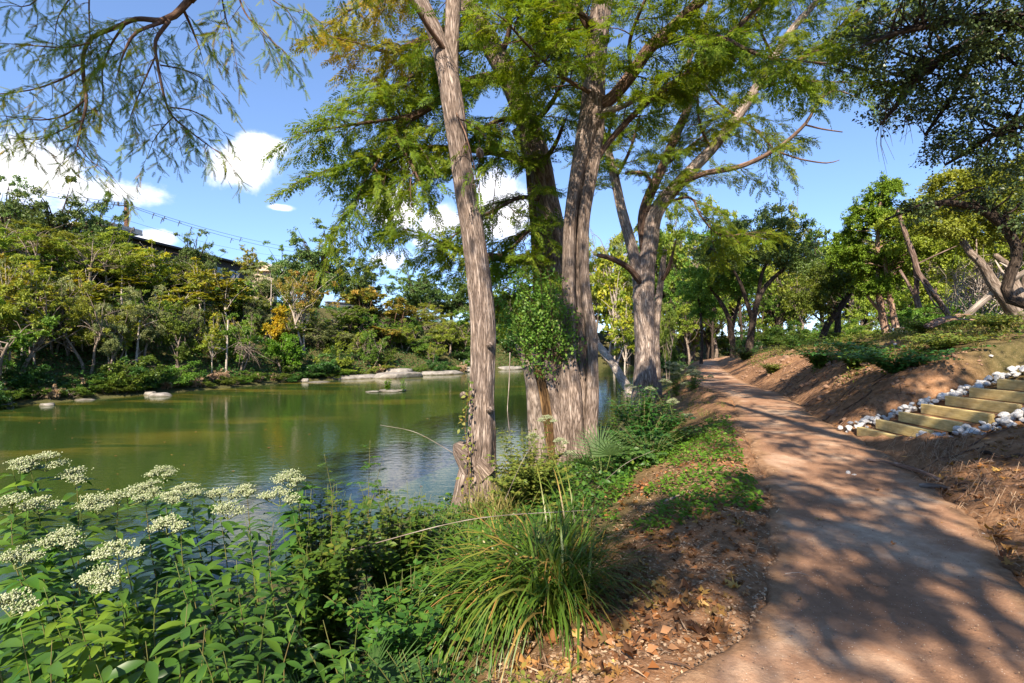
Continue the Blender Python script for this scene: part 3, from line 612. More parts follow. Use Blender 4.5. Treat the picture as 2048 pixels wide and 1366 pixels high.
# --- the leaning cypress behind
rng=RNG(13); tk=Geo(); wood=Geo(); sp=[]; D3=15.
wtube(tk,pxline([(1118,930,D3,.62),(1118,800,D3,.45),(1118,660,D3,.40),(1114,560,D3,.38),(1104,460,D3,.37),(1092,390,D3,.34),(1076,310,D3,.34),(1052,235,D3,.34),(1024,165,D3,.33),(985,95,D3,.31),(945,30,D3,.28),(915,-20,D3,.25),(880,-100,D3,.2),(850,-190,D3,.15)]),72,.09,fluted(24,8,.09,.8,1.5,.05))
wtube(tk,pxline([(1085,900,D3+.5,.34),(1082,700,D3+.5,.25),(1079,560,D3+.5,.22),(1073,460,D3+.5,.20),(1066,380,D3+.5,.19),(1058,320,D3+.5,.17),(1030,260,D3+.5,.12)]),40,.1,fluted(25,7,.1,.5,1,.05))
lm=[[(1020,165,D3,.17),(990,155,D3-.3,.16),(955,160,D3-.7,.15),(925,172,D3-1.,.14),(880,198,D3-1.5,.125),(835,228,D3-1.9,.11),(798,248,D3-2.2,.095),(785,265,D3-2.3,.07),(770,300,D3-2.4,.045),(745,340,D3-2.6,.03)],
 [(800,248,D3-2.2,.06),(790,272,D3-2.5,.055),(812,310,D3-2.7,.05),(828,340,D3-2.8,.04),(840,365,D3-2.9,.03)],
 [(835,228,D3-1.9,.05),(770,240,D3-2.1,.045),(700,250,D3-2.3,.035),(630,262,D3-2.6,.02)],
 [(1066,335,D3,.13),(1015,310,D3-.3,.12),(960,300,D3-.8,.10),(900,297,D3-1.1,.09),(820,296,D3-1.5,.06),(760,315,D3-1.8,.04),(700,330,D3-2.1,.03),(640,345,D3-2.4,.018)],
 [(820,296,D3-1.5,.04),(770,340,D3-1.6,.03),(720,390,D3-1.7,.02),(690,430,D3-1.8,.012)],
 [(1105,520,D3,.15),(1060,522,D3-.5,.13),(1000,515,D3-1.,.11),(940,508,D3-1.5,.09),(890,490,D3-2,.05),(850,470,D3-2.4,.03)],
 [(955,50,D3,.12),(890,60,D3-.5,.10),(830,85,D3-1.,.08),(780,105,D3-1.4,.05),(730,90,D3-1.7,.03),(690,80,D3-2,.02)],
 [(930,5,D3,.12),(860,-30,D3-.4,.10),(780,-20,D3-.8,.06),(720,10,D3-1.1,.035),(680,30,D3-1.3,.02)],
 [(985,100,D3,.09),(930,95,D3-.7,.07),(860,130,D3-1.4,.05),(790,170,D3-2.,.03),(740,180,D3-2.3,.02)],
 [(1060,255,D3,.09),(1100,210,D3-.8,.07),(1130,150,D3-1.5,.05),(1140,80,D3-2,.03)],
 [(1035,195,D3,.10),(1075,120,D3-.6,.08),(1100,50,D3-1.,.06),(1130,-30,D3-1.4,.04)],
 [(1000,120,D3,.09),(1020,50,D3-.5,.07),(1010,-20,D3-.9,.05),(980,-80,D3-1,.04)],
 [(1080,330,D3,.08),(1110,290,D3-.8,.06),(1130,240,D3-1.4,.04)],
 [(1090,400,D3,.08),(1040,395,D3-.7,.06),(1000,415,D3-1.3,.045),(950,440,D3-1.8,.03),(910,470,D3-2.1,.02)],
 [(1098,440,D3,.07),(1060,460,D3-.8,.05),(1020,500,D3-1.4,.03)],
 [(1052,235,D3,.08),(1000,240,D3-1,.06),(950,260,D3-1.8,.04),(900,250,D3-2.4,.03)],
 [(1110,560,D3,.06),(1050,580,D3-.6,.045),(1010,600,D3-1.,.03)]]
LB=limbset(None,rng,lm,wood,9,.22,fluted(26,5,.05,0,1,.04))
for i,q in enumerate(LB): ramify(q,rng,wood,sp,.1,1,.24,2.0 if i<9 else 1.7,.2 if i not in (1,4) else .55,.65,1.)
def turning(p):  # the orange tinge at the river side of the crown
    px_=p[:,0]/p[:,1]*FPX+1024; py_=683-(p[:,2]-CAMZ)/p[:,1]*FPX
    return .42*np.clip((p[:,2]-7.5)/1.5,0,1)*np.clip((-1.7-p[:,0])/1.2,0,1)
r3=empty('cypress_tree','leaning pale cypress with feathery limbs spread over the river behind the double trunk','tree',P(1118,900,D3))
finish(r3,[('trunk',tk,M['cyp_bark']),('limbs',wood,M['cyp_bark_dark']),('foliage',needles(sp,rng,.32,.42,tintf=turning),M['cyp'])])
# --- the many-stemmed cypress beside the path
rng=RNG(14); tk=Geo(); wood=Geo(); sp=[]; D4=21.
wtube(tk,pxline([(1294,830,D4,.66),(1292,770,D4,.47),(1291,700,D4,.395),(1289,640,D4,.40),(1288,590,D4,.42),(1289,555,D4,.42),(1292,535,D4,.36),(1300,490,D4,.33),(1306,440,D4,.33),(1322,408,D4,.30),(1351,374,D4,.27),(1392,330,D4,.24),(1423,298,D4,.22),(1475,233,D4,.20),(1516,169,D4,.18),(1548,117,D4-.1,.16),(1584,60,D4-.2,.14),(1636,0,D4-.3,.11),(1690,-70,D4-.4,.08)]),64,.11,fluted(31,8,.10,1.3,1.6,.05))
wtube(tk,pxline([(1284,590,D4-.05,.32),(1272,530,D4,.24),(1258,475,D4,.22),(1243,420,D4+.1,.20),(1230,360,D4+.2,.18),(1212,290,D4+.3,.16),(1190,220,D4+.4,.14),(1165,150,D4+.6,.11),(1150,60,D4+.8,.08)]),40,.12,fluted(32,7,.1,0,1,.05))
wtube(tk,pxline([(1310,790,D4+.4,.26),(1310,700,D4+.45,.18),(1312,640,D4+.5,.17),(1322,560,D4+.6,.13),(1330,500,D4+.7,.10)]),30,.12,fluted(33,7,.1,.5,1,.05))
lm=[[(1290,500,D4+.1,.22),(1288,423,D4+.2,.22),(1325,334,D4+.3,.20),(1352,270,D4+.3,.19),(1375,217,D4+.3,.17),(1383,169,D4+.3,.15),(1443,85,D4+.2,.13),(1528,8,D4,.10),(1570,-50,D4,.07)],
 [(1375,217,D4+.3,.10),(1371,150,D4+.3,.09),(1395,80,D4+.4,.08),(1420,10,D4+.4,.06)],
 [(1508,180,D4,.11),(1550,150,D4-.2,.11),(1592,125,D4-.5,.10),(1640,95,D4-.8,.10),(1685,68,D4-1.,.085),(1750,42,D4-1.2,.07),(1814,8,D4-1.5,.05),(1870,-30,D4-1.7,.03)],
 [(1640,95,D4-.8,.05),(1690,45,D4-1.1,.045),(1735,0,D4-1.4,.03)],
 [(1331,403,D4,.12),(1370,365,D4-.4,.12),(1411,346,D4-.8,.11),(1460,338,D4-1.1,.10),(1508,322,D4-1.4,.09),(1564,290,D4-1.7,.075),(1612,246,D4-2.,.06),(1636,205,D4-2.1,.05),(1669,181,D4-2.2,.035),(1721,197,D4-2.3,.015)],
 [(1282,567,D4-.2,.13),(1266,545,D4-.5,.13),(1249,530,D4-.8,.115),(1220,516,D4-1.2,.10),(1195,510,D4-1.5,.07)],
 [(1250,346,D4-.2,.07),(1290,346,D4-.3,.08),(1302,362,D4-.3,.07),(1296,423,D4-.1,.07)],
 [(1510,180,D4,.05),(1560,165,D4-.8,.045),(1620,163,D4-1.5,.035),(1710,165,D4-2,.015)],
 [(1475,233,D4,.05),(1430,200,D4-.7,.045),(1400,150,D4-1.3,.035)],
 [(1423,298,D4,.06),(1400,250,D4-.8,.05),(1395,190,D4-1.5,.04)],
 [(1548,117,D4,.06),(1520,60,D4-.8,.05),(1500,0,D4-1.4,.03)],
 [(1230,360,D4+.2,.07),(1260,300,D4-.5,.06),(1280,230,D4-1.1,.04)],
 [(1212,290,D4+.3,.07),(1230,220,D4-.5,.05),(1260,160,D4-1.,.035)],
 [(1322,408,D4,.05),(1380,395,D4-.8,.045),(1400,430,D4-1.3,.04),(1440,470,D4-1.5,.03),(1500,465,D4-1.6,.012)],
 [(1475,233,D4,.05),(1510,260,D4-.6,.04),(1550,300,D4-1.1,.025)],
 [(1325,334,D4+.3,.07),(1370,300,D4+1.,.05),(1420,260,D4+1.6,.03)],
 [(1325,560,D4,.09),(1338,535,D4-.3,.08),(1346,505,D4-.5,.05),(1352,480,D4-.6,.02)]]
LB=limbset(None,rng,lm,wood,9,.25,fluted(34,5,.05,0,1,.04))
skip={4:(.1,.85,1.0,1.6),5:(.9,1,1,.6),6:(.2,.7,1.,.9),16:(.7,1,1,.6)}
for i,q in enumerate(LB):
    f0,f1,s_,l_=skip.get(i,(.15,1,.45,2.3)); ramify(q,rng,wood,sp,f0,f1,s_*.88,l_,.2,.7,.9)
tips=Geo()
for rows in ([(1612,250,D4-2.,.035),(1645,258,D4-2.1,.03),(1685,264,D4-2.2,.02)],[(1552,302,D4-1.6,.035),(1600,318,D4-1.8,.03),(1653,326,D4-1.9,.025),(1679,320,D4-2.,.012)]):
    q=spline(pxline(rows),.15); tube(tips,q[:,:3],q[:,3],7)
stem_q=spline(pxline([(1351,374,D4,.2),(1423,298,D4,.2),(1475,233,D4,.2),(1516,169,D4,.18),(1584,60,D4-.2,.14),(1636,0,D4-.3,.11)]),.3)
ramify(stem_q,rng,wood,sp,.3,1,.5,2.2,.35,.7,.8)
stem_l=spline(pxline([(1243,420,D4+.1,.20),(1212,290,D4+.3,.16),(1190,220,D4+.4,.14),(1150,60,D4+.8,.08)]),.3); ramify(stem_l,rng,wood,sp,.1,1,.36,2.2,.3,.7,.9)
topcrown(P(1690,-70,D4-.4),P(1740,-260,D4-.5),.1,7,3.5,rng,wood,sp)
topcrown(P(1528,8,D4),P(1580,-200,D4),.1,7,3.5,rng,wood,sp)
topcrown(P(1150,60,D4+.8),P(1150,-160,D4+.8),.1,8,3.5,rng,wood,sp)
r4=empty('cypress_tree','tall cypress beside the path forking into several spreading reddish stems','tree',P(1296,800,D4))
finish(r4,[('trunk',tk,M['cyp_sunlit']),('limbs',wood,M['cyp_bark_dark']),('dead_twigs',tips,M['twig']),('foliage',needles(sp,rng,.34,.45),M['cyp'])])
# --- cypress whose limb hangs in at the top of the view; its trunk and crown stand behind the viewer
rng=RNG(15); wood=Geo(); sp=[]; tk=Geo(); D0=6.2
bx,by=-6.2,-1.2; bz=on(bx,by)
wtube(tk,np.array([[bx,by,max(bz,-1.9)-.3,.5],[bx+.05,by,.5,.36],[bx+.2,by+.1,3.,.32],[bx+.3,by+.1,7.,.27],[bx+.5,by,11.,.16],[bx+.6,by,14.,.06]]),40,.2,fluted(41,8,.1,1.2,1.4,.05))
lm=[[(379,0,D0,.042),(349,31,D0,.040),(325,41,D0,.035),(273,38,D0+.05,.028),(232,55,D0+.1,.025),(185,75,D0+.1,.023),(167,109,D0+.1,.020),(167,154,D0+.1,.022),(173,205,D0,.018),(164,246,D0,.013),(154,294,D0,.008)],
 [(338,41,D0,.026),(311,82,D0-.1,.02),(314,120,D0-.1,.016),(328,191,D0-.1,.014),(345,232,D0-.1,.012),(393,273,D0-.1,.009),(437,305,D0-.1,.005)],
 [(325,44,D0,.022),(273,65,D0-.2,.018),(249,103,D0-.2,.012),(236,144,D0-.2,.006)],
 [(250,48,D0+.1,.016),(222,90,D0+.2,.012),(205,140,D0+.2,.009),(206,205,D0+.2,.007),(188,228,D0+.2,.004)],
 [(185,85,D0,.012),(130,95,D0,.010),(80,92,D0-.1,.008),(25,88,D0-.2,.005)],
 [(165,135,D0,.014),(120,160,D0-.1,.011),(60,180,D0-.2,.008),(-20,190,D0-.3,.006)],
 [(170,200,D0,.012),(130,230,D0,.010),(80,240,D0-.1,.008),(10,232,D0-.2,.005)],
 [(165,240,D0,.010),(120,262,D0,.008),(70,280,D0,.006),(20,270,D0,.004)],
 [(155,290,D0,.007),(180,320,D0,.005),(215,345,D0,.003)],
 [(312,110,D0-.1,.010),(285,170,D0-.1,.008),(262,230,D0-.1,.005)],
 [(340,215,D0,.010),(380,220,D0+.1,.008),(420,240,D0+.1,.005)],
 [(320,130,D0,.010),(370,140,D0+.1,.008),(420,165,D0+.1,.005)],
 [(345,235,D0,.008),(320,262,D0,.006),(305,285,D0,.004)],
 [(365,15,D0,.02),(385,60,D0+.2,.014),(400,100,D0+.2,.008)],
 [(470,-30,D0-.4,.014),(490,25,D0-.4,.010),(520,60,D0-.4,.006),(565,100,D0-.4,.003)],
 [(525,-20,D0-.5,.010),(560,10,D0-.5,.007),(612,28,D0-.5,.003)],
 [(440,-40,D0-.2,.012),(448,20,D0-.2,.009),(465,85,D0-.2,.005)],
 [(179,-30,D0+.1,.010),(178,20,D0+.1,.009),(180,70,D0+.1,.008)],
 [(100,-30,D0,.010),(60,10,D0,.007),(30,12,D0,.004)],
 [(150,-20,D0+.2,.010),(118,30,D0+.2,.007),(112,50,D0+.2,.004)]]
LB=limbset(None,rng,lm,wood,7,.08,None)
main=spline(np.vstack([[bx+.3,by+.1,6.6,.14],[bx+1.,by+2.2,7.0,.10],[P(420,-60,D0+.0)[0],P(420,-60,D0)[1]-1.2,6.35,.075],[*P(400,-25,D0),.06],[*P(379,0,D0),.05]]),.2); tube(wood,main[:,:3],main[:,3],9)
feeders=[(470,-30,D0-.4),(525,-20,D0-.5),(440,-40,D0-.2),(179,-30,D0+.1),(100,-30,D0),(150,-20,D0+.2)]
for f in feeders:
    q=spline(np.vstack([[*main[len(main)*2//3,:3],.02],[*(P(*f)*.5+main[len(main)*2//3,:3]*.5+[0,0,.25]),.016],[*P(*f),.012]]),.15); tube(wood,q[:,:3],q[:,3],5)
for i,q in enumerate(LB): ramify(q,rng,wood,sp,.10 if i else .2,1,.125,.50,.42,.24,2.1,minr=.5,thick=.36)
near_n=needles(sp,rng,.122,.52,.34,near=True)
sp2=[]
for i in range(15):  # the rest of its crown, overhead and behind: its dapples fall on the river
    z=5.8+i*.55; a=rng.uniform(1.7,4.5); l=3.4*(1-.035*i)
    e=np.array([bx+.3+math.cos(a)*l,min(by+math.sin(a)*l,1.2+.55*(z-5)),z+rng.uniform(-.3,.8)])
    q=spline(np.vstack([[bx+.35,by+.1,z-.4,.09],[*(e*.5+np.array([bx+.3,by,z])*.5+[0,0,.35]),.06],[*e,.02]]),.3); tube(wood,q[:,:3],q[:,3],7); ramify(q,rng,wood,sp2,.25,1,.6,1.6,.3,.6,.55)
r0=empty('cypress_tree','cypress whose feathery drooping limb hangs against the blue sky above the river','tree',(bx,by,bz))
finish(r0,[('trunk',tk,M['cyp_bark']),('limbs',wood,M['twig']),('drooping_foliage',near_n,M['cyp']),('foliage',needles(sp2,rng,.34,.4),M['cyp'])])
# ---------------------------------------------------------------- protos shared by the distant trees
def mk(name, leafm, barkm, wood_name='trunk', leaf_name='crown', **k):
    a,b=broad(**k); return dict(name=name, h=k['h'], sp=k['spread'], parts=proto(name,[(wood_name,a,M[barkm]),(leaf_name,b,M[leafm])]))
PR={}
PR['oak']=[mk('oak_tree','oak_far','bark_oak',seed=101+i,h=9,spread=4.6,tr=.28,n_clump=150,per=232,leaf=0.192,clear=.08,limbs=46,clump=.15,flat=.7) for i in range(2)]
PR['olive']=[mk('elm_tree','olive','bark_grey',seed=111+i,h=8,spread=3.4,tr=.16,n_clump=80,per=186,leaf=0.168,clear=.2,limbs=26,clump=.14,stems=2+i) for i in range(2)]
PR['yellow']=[mk('sycamore_sapling','yellow','bark_pale',seed=121+i,h=9,spread=1.9,tr=.09,n_clump=60,per=68,leaf=0.240,clear=.25,limbs=26,clump=.19,shape=.3,tint=.42) for i in range(3)]
PR['green']=[mk('green_tree','green','bark_grey',seed=131+i,h=7,spread=3.,tr=.13,n_clump=75,per=162,leaf=0.184,clear=.15,limbs=20,clump=.15,stems=2) for i in range(2)]
PR['willow']=[mk('willow_tree','greygreen','bark_grey',seed=141,h=8,spread=3.,tr=.13,n_clump=75,per=294,leaf=0.128,clear=.15,limbs=18,clump=.17,droop=.5,stems=2)]
PR['bush']=[mk('river_shrub','green','bark_grey','stems','foliage',seed=151+i,h=2.6,spread=1.9,tr=.04,n_clump=42,per=170,leaf=0.128,clear=.0,limbs=10,clump=.22,stems=4,tint=.35) for i in range(2)]
PR['darkbush']=[mk('river_shrub','dark_leaf','bark_oak','stems','foliage',seed=156+i,h=3.,spread=2.2,tr=.04,n_clump=46,per=186,leaf=0.136,clear=.0,limbs=10,clump=.22,stems=4,tint=.4) for i in range(2)]
PR['olivebush']=[mk('river_shrub','olive','bark_grey','stems','foliage',seed=161,h=2.6,spread=1.8,tr=.04,n_clump=40,per=170,leaf=0.120,clear=.0,limbs=12,clump=.2,stems=4,tint=.4)]
PR['gold']=[mk('golden_shrub','gold','bark_grey','stems','foliage',seed=165,h=3.4,spread=1.4,tr=.05,n_clump=34,per=108,leaf=0.192,clear=.15,limbs=10,clump=.22,stems=2)]
PR['bright']=[mk('bright_shrub','bright','bark_grey','stems','foliage',seed=171,h=3.2,spread=1.8,tr=.05,n_clump=36,per=201,leaf=0.160,clear=.15,limbs=12,clump=.24,stems=3)]
PR['sumac']=[mk('sumac_shrub','rust','twig','stems','foliage',seed=175+i,h=4.5,spread=1.6,tr=.045,n_clump=34,per=93,leaf=0.208,clear=.48,limbs=20,clump=.19,stems=7,tint=.5) for i in range(2)]
PR['orange']=[mk('soapberry_tree','rust','bark_pale','trunk','crown',seed=181,h=8,spread=3.6,tr=.15,n_clump=64,per=147,leaf=0.184,clear=.48,limbs=34,clump=.14,stems=2,tint=.42,shape=-.2)]
PR['dry']=[mk('dry_shrub','chaff','deadwood','stems','foliage',seed=185,h=1.2,spread=.9,tr=.02,n_clump=26,per=108,leaf=0.112,clear=.0,limbs=16,clump=.2,stems=5,tint=.6)]
PR['juniper']=[mk('juniper_tree','juniper','bark_red','trunk','crown',seed=191+i,h=8,spread=2.8,tr=.2,n_clump=120,per=263,leaf=0.136,clear=.25,limbs=24,clump=.13,shape=.35,flat=1.,tint=.5,stems=2) for i in range(2)]
rf=RNG(77)
def far(px,d,top,wpx,kind,label,group=None,cat=None,rz=None):
    pr=PR[kind][rf.integers(len(PR[kind]))]; p=P(px,683,d); z0=on(p[0],p[1]); hn=CAMZ+(683-top)/FPX*d-z0+.1
    s=hn/(pr['h']*.93); w=(wpx/FPX*d)/(2*pr['sp']*.98)
    cats={'oak':'tree','olive':'tree','yellow':'tree','green':'tree','willow':'tree','orange':'tree','juniper':'tree'}
    return plant(pr['name'],pr['parts'],p[0],p[1],rf.uniform(0,6.28) if rz is None else rz,(w,w,s),label,cat or cats.get(kind,'shrub'),group,z=z0-.05)
ob=(
 (15,50,372,150,'oak','dark live oak at the end of the bluff top above the red brick wall'),
 (105,50,372,190,'oak','broad dark oak on the bluff top just before the utility pole'),
 (190,51,398,110,'oak','small dark oak crown hugging the roof near the utility pole'),
 (385,56,474,110,'oak','round dark oak standing against the long dark building'),
 (640,64,466,170,'oak','tallest rounded oak over the grey garden wall'),
 (715,66,505,120,'oak','lower oak shoulder hanging over the grey garden wall'),
 (575,66,505,110,'oak','oak between the gabled house and the tallest oak'),
 (830,72,530,150,'oak','far oak at the river bend under the hanging limb'),
 (905,76,545,130,'oak','farthest oak on the bluff just beside the slim trunk'),
 (10,36,440,190,'olive','olive green elm crowding the outer end of the far bank'),
 (110,40,446,150,'olive','olive green elm with yellowing top under the broad dark oak'),
 (205,42,452,170,'olive','grey branched elm below the utility pole'),
 (265,43,500,120,'green','green tree under the lit roof edge on the bluff'),
 (55,31,520,150,'yellow','yellow green sycamore low on the far bank near the pale boulders'),
 (150,33,540,150,'yellow','orange tinged sycamore above the dark waterside thicket'),
 (310,41,484,95,'yellow','slender golden sycamore standing before the dark building'),
 (262,40,545,110,'yellow','short yellow sycamore beside the slender golden one'),
 (400,42,522,80,'yellow','golden sycamore with a straight white stem under the round oak'),
 (452,43,535,105,'yellow','broad golden sycamore below the dark building windows'),
 (360,40,575,120,'yellow','low yellow sycamore between the two golden ones'),
 (500,50,486,48,'yellow','lone tall sapling poking above the gabled roof'),
 (545,50,520,130,'willow','pale grey green willow below the gabled house'),
 (612,45,545,120,'orange','orange topped soapberry with an open forked trunk at the water'),
 (555,43,610,70,'gold','bright gold shrub behind the vivid green bush'),
 (568,41,660,84,'bright','vivid light green bush low on the far bank'),
 (660,47,640,110,'willow','grey drooping willow bush beside the soapberry trunk'),
 (725,53,575,90,'sumac','orange crested sumac rising above the grey garden wall'),
 (735,54,582,100,'green','pale vine draped tree at the corner of the garden wall'),
 (790,54,600,100,'sumac','orange sumac thicket high above the limestone ledge'),
 (770,51.5,655,110,'sumac','low sumac thicket of bare stems just above the limestone ledge'),
 (860,60,600,110,'olive','yellow green elm at the bend above the far ledge'),
 (880,57,640,80,'willow','grey willow at the bend close to the slim trunk'),
 (925,62,620,90,'green','green tree behind the slim trunk at the river bend'),
 (690,50,610,120,'green','dull green tree between soapberry and sumac'),
 (1040,68,600,120,'green','green tree across the bend seen beside the hollow stump'),
 (1000,66,560,110,'olive','olive elm across the bend between the two nearest trunks'),
 (1100,72,585,120,'olive','olive elm across the bend behind the double trunk'),
 (1215,74,560,150,'yellow','yellow green sycamore at the bend between the two big cypresses'),
 (1245,70,640,90,'green','green tree drooping over the water at the far bend'))
ob+=((1185,70,440,120,'olive','tall olive elm across the water right behind the double trunk'),(1228,69,425,120,'olive','tall yellow green elm across the water between double trunk and path-side cypress'),(1262,68,470,100,'willow','grey green willow hanging to the water beside the path-side cypress'),(1130,71,500,110,'green','green tree across the water half hidden by the double trunk'),
 (1060,69,560,110,'olive','olive elm across the bend right of the slim trunk'),(975,64,575,90,'green','green tree at the bend directly behind the slim trunk'))
for t in ob: far(*t)
# filler on the slope: leafy scrub in no particular order
for i in range(64):
    a=rf.random(); k=rf.integers(len(FAR)-1)
    px=rf.uniform(-60,960); d0=float(np.interp(px,[-60,0,150,300,450,600,750,900,1000],[22,24.8,27.5,30.6,35,40,45,50.4,57])); ins=rf.uniform(1.2,15)*(.9 if px<600 else .7)
    d=d0+ins*.95; topz=(8.5 if px<250 else 7.2 if px<600 else 5.); z0=on(P(px,683,d)[0],d)
    kind=('bush','darkbush','bush','olivebush','green','olive')[rf.integers(6)] if ins>4 else ('darkbush','bush','darkbush','olivebush')[rf.integers(4)]
    pr=PR[kind][rf.integers(len(PR[kind]))]; h={'green':3.6,'olive':3.8}.get(kind,1.9)*rf.uniform(.7,1.3); lim=683-(CAMZ and 0)
    w=rf.uniform(.9,1.3)*(h/pr['h'])**.7
    plant(pr['name'],pr['parts'],P(px,683,d)[0],d,rf.uniform(0,6.28),(w,w,h/pr['h']),'leafy scrub growing in the tangle on the slope of the far bank','shrub','scrub on the far bank',z=z0-.1)
for i in range(60):   # taller thicket trees down to the waterline
    px=-50+i*15.6+rf.uniform(-9,9); d=float(np.interp(px,[-60,0,150,300,450,600,750,900,1000],[22,24.8,27.5,30.6,35,40,45,50.4,57]))+rf.uniform(1.6,6.5); x=P(px,683,d)[0]; z0=on(x,d)
    if 480<px<760 and d<46: d+=4; x=P(px,683,d)[0]; z0=on(x,d)
    kind=('green','olive','yellow','yellow','olive','willow')[rf.integers(6)]; pr=PR[kind][rf.integers(len(PR[kind]))]
    lim=np.interp(px,[-50,300,500,760,1000],[470,540,580,640,660])+rf.uniform(0,70); h=max(2.2,(CAMZ+(683-lim)/FPX*d-z0))*rf.uniform(.8,1.05); w=h/pr['h']*rf.uniform(.7,1.05)
    plant(pr['name'],pr['parts'],x,d,rf.uniform(0,6.28),(w,w,h/pr['h']),'slender tree in the thicket rising straight from the far waterline','tree','thicket trees along the far waterline',z=z0-.05)
for i in range(58):
    px=-40+i*17+rf.uniform(-10,10); d=float(np.interp(px,[-60,0,150,300,450,600,750,900,1000],[22,24.8,27.5,30.6,35,40,45,50.4,57]))+rf.uniform(.45,1.5)
    kind=('darkbush','bush','dry')[rf.integers(3)] if px<640 else ('olivebush','dry','bush')[rf.integers(3)]; pr=PR[kind][0]; h=rf.uniform(.5,1.0)
    plant(pr['name'],pr['parts'],P(px,683,d)[0],d,rf.uniform(0,6.28),(h*.75,h*.75,h/pr['h']),'low waterside scrub along the foot of the far bank','shrub','low scrub at the far waterline',z=on(P(px,683,d)[0],d)-.05)
g=Geo(); n=90000; px=rf.uniform(-120,1060,n); d0=np.interp(px,[-120,-60,0,150,300,450,600,750,900,1000,1060],[20,22,24.8,27.5,30.6,35,40,45,50.4,57,62]); d=d0+rf.random(n)**1.2*22; x=(px-1024)/FPX*d; k=(far_s(x,d)>1.1)&(fbm(x*.45,d*.45,88,3)>-.3); x,d=x[k],d[k]; n=len(x)
pos=np.stack([x,d,H(x,d)+rf.random(n)**2*(.25+.75*np.clip(fbm(x*.6,d*.6,89,2)+.3,0,1))],-1); scatter(g,DIA_V,DIA_Q,None,pos,nrm(rf.normal(0,1,(n,3))*[1,1,.6]),nrm(UP+rf.normal(0,.6,(n,3))),.17*rf.uniform(.5,1.4,n),np.clip(.35+rf.normal(0,.25,n),0,1))
tag(g.build('undergrowth',M['dark_leaf']),'tangled dark undergrowth covering the slope of the far bank','undergrowth',kind='stuff')
# bare leaning and dead shrubs
def dead(name,label,px,d,py0,rng,n,l,droop,spread,mat='deadwood',lean=0.):
    b=P(px,683,d); b[2]=on(b[0],b[1]) if py0 is None else CAMZ+(683-py0)/FPX*d; g=Geo()
    for i in range(n):
        a=rng.uniform(0,2*pi); v=nrm(np.array([math.cos(a)*spread+lean,math.sin(a)*spread,rng.uniform(.5,1.1)])); L=l*rng.uniform(.5,1.1); u=np.linspace(0,1,7)[:,None]
        c=b+v*L*u-np.array([0,0,1.])*droop*L*u**2.2+rng.normal(0,.04*L,(7,3))*u; tube(g,c,np.linspace(.022,.004,7)*l/2,5)
        for k in range(5):
            j=rng.integers(2,6); e=c[j]+(v*.4+rng.normal(0,.6,3)-[0,0,droop*.8])*L*.35; tube(g,np.vstack([c[j],(c[j]+e)/2+rng.normal(0,.03,3),e]),[.012*l/2,.009*l/2,.004*l/2],4)
    r=empty(name,label,'shrub',b); o=g.build('branches',M[mat],r); o.location=-Vector(r.location); return r
rd=RNG(8)
dead('dead_shrub','bleached dead shrub of arching bare branches by the waterline',722,47.5,745,rd,34,2.6,.75,1.0,'bark_grey')
dead('dead_shrub','pale bare branch drooping from a broken white stem to the water',470,35.6,700,rd,7,2.6,1.1,.4,'bark_grey',.7)
for px,d,y0,y1,dx,lab in ((452,37,745,640,4,'thin white broken stem leaning beside the drooping bare branch'),(243,39,640,520,1,'thin straight grey stem in the middle of the golden sycamores'),(75,31,740,600,14,'grey slanting stem in the thicket near the outer boulders'),(230,34,760,600,-6,'pale slanting stem over the dark waterside thicket'),(270,33,745,640,9,'short pale stem leaning in front of the dark thicket'),(410,42,700,540,-2,'straight white stem under the round oak'),(540,47,690,560,3,'slim bare stem between gold shrub and willow')):
    g=Geo(); q=spline(np.array([[*P(px,y0,d),.09],[*P(px+dx*.4,(y0*2+y1)/3,d),.075],[*P(px+dx,y1,d),.04]]),.4); tube(g,q[:,:3],q[:,3],6)
    for k in range(5):
        j=rd.integers(len(q)//3,len(q)); e=q[j,:3]+rd.normal(0,.5,3)+[0,0,.6]; tube(g,np.vstack([q[j,:3],e]),[.03,.008],4)
    tag(g.build('dead_sapling',M['bark_pale']),lab,'sapling')
for i in range(14):
    px=rf.uniform(985,1065); d=rf.uniform(59.5,70); x=P(px,683,d)[0]; pr=PR[('bush','olivebush','darkbush')[i%3]][0]; h=rf.uniform(.9,1.7)
    plant(pr['name'],pr['parts'],x,d,rf.uniform(0,6.28),(h,h,h),'bush on the sunny slope across the bend behind the two nearest trunks','shrub','bushes on the slope across the bend')
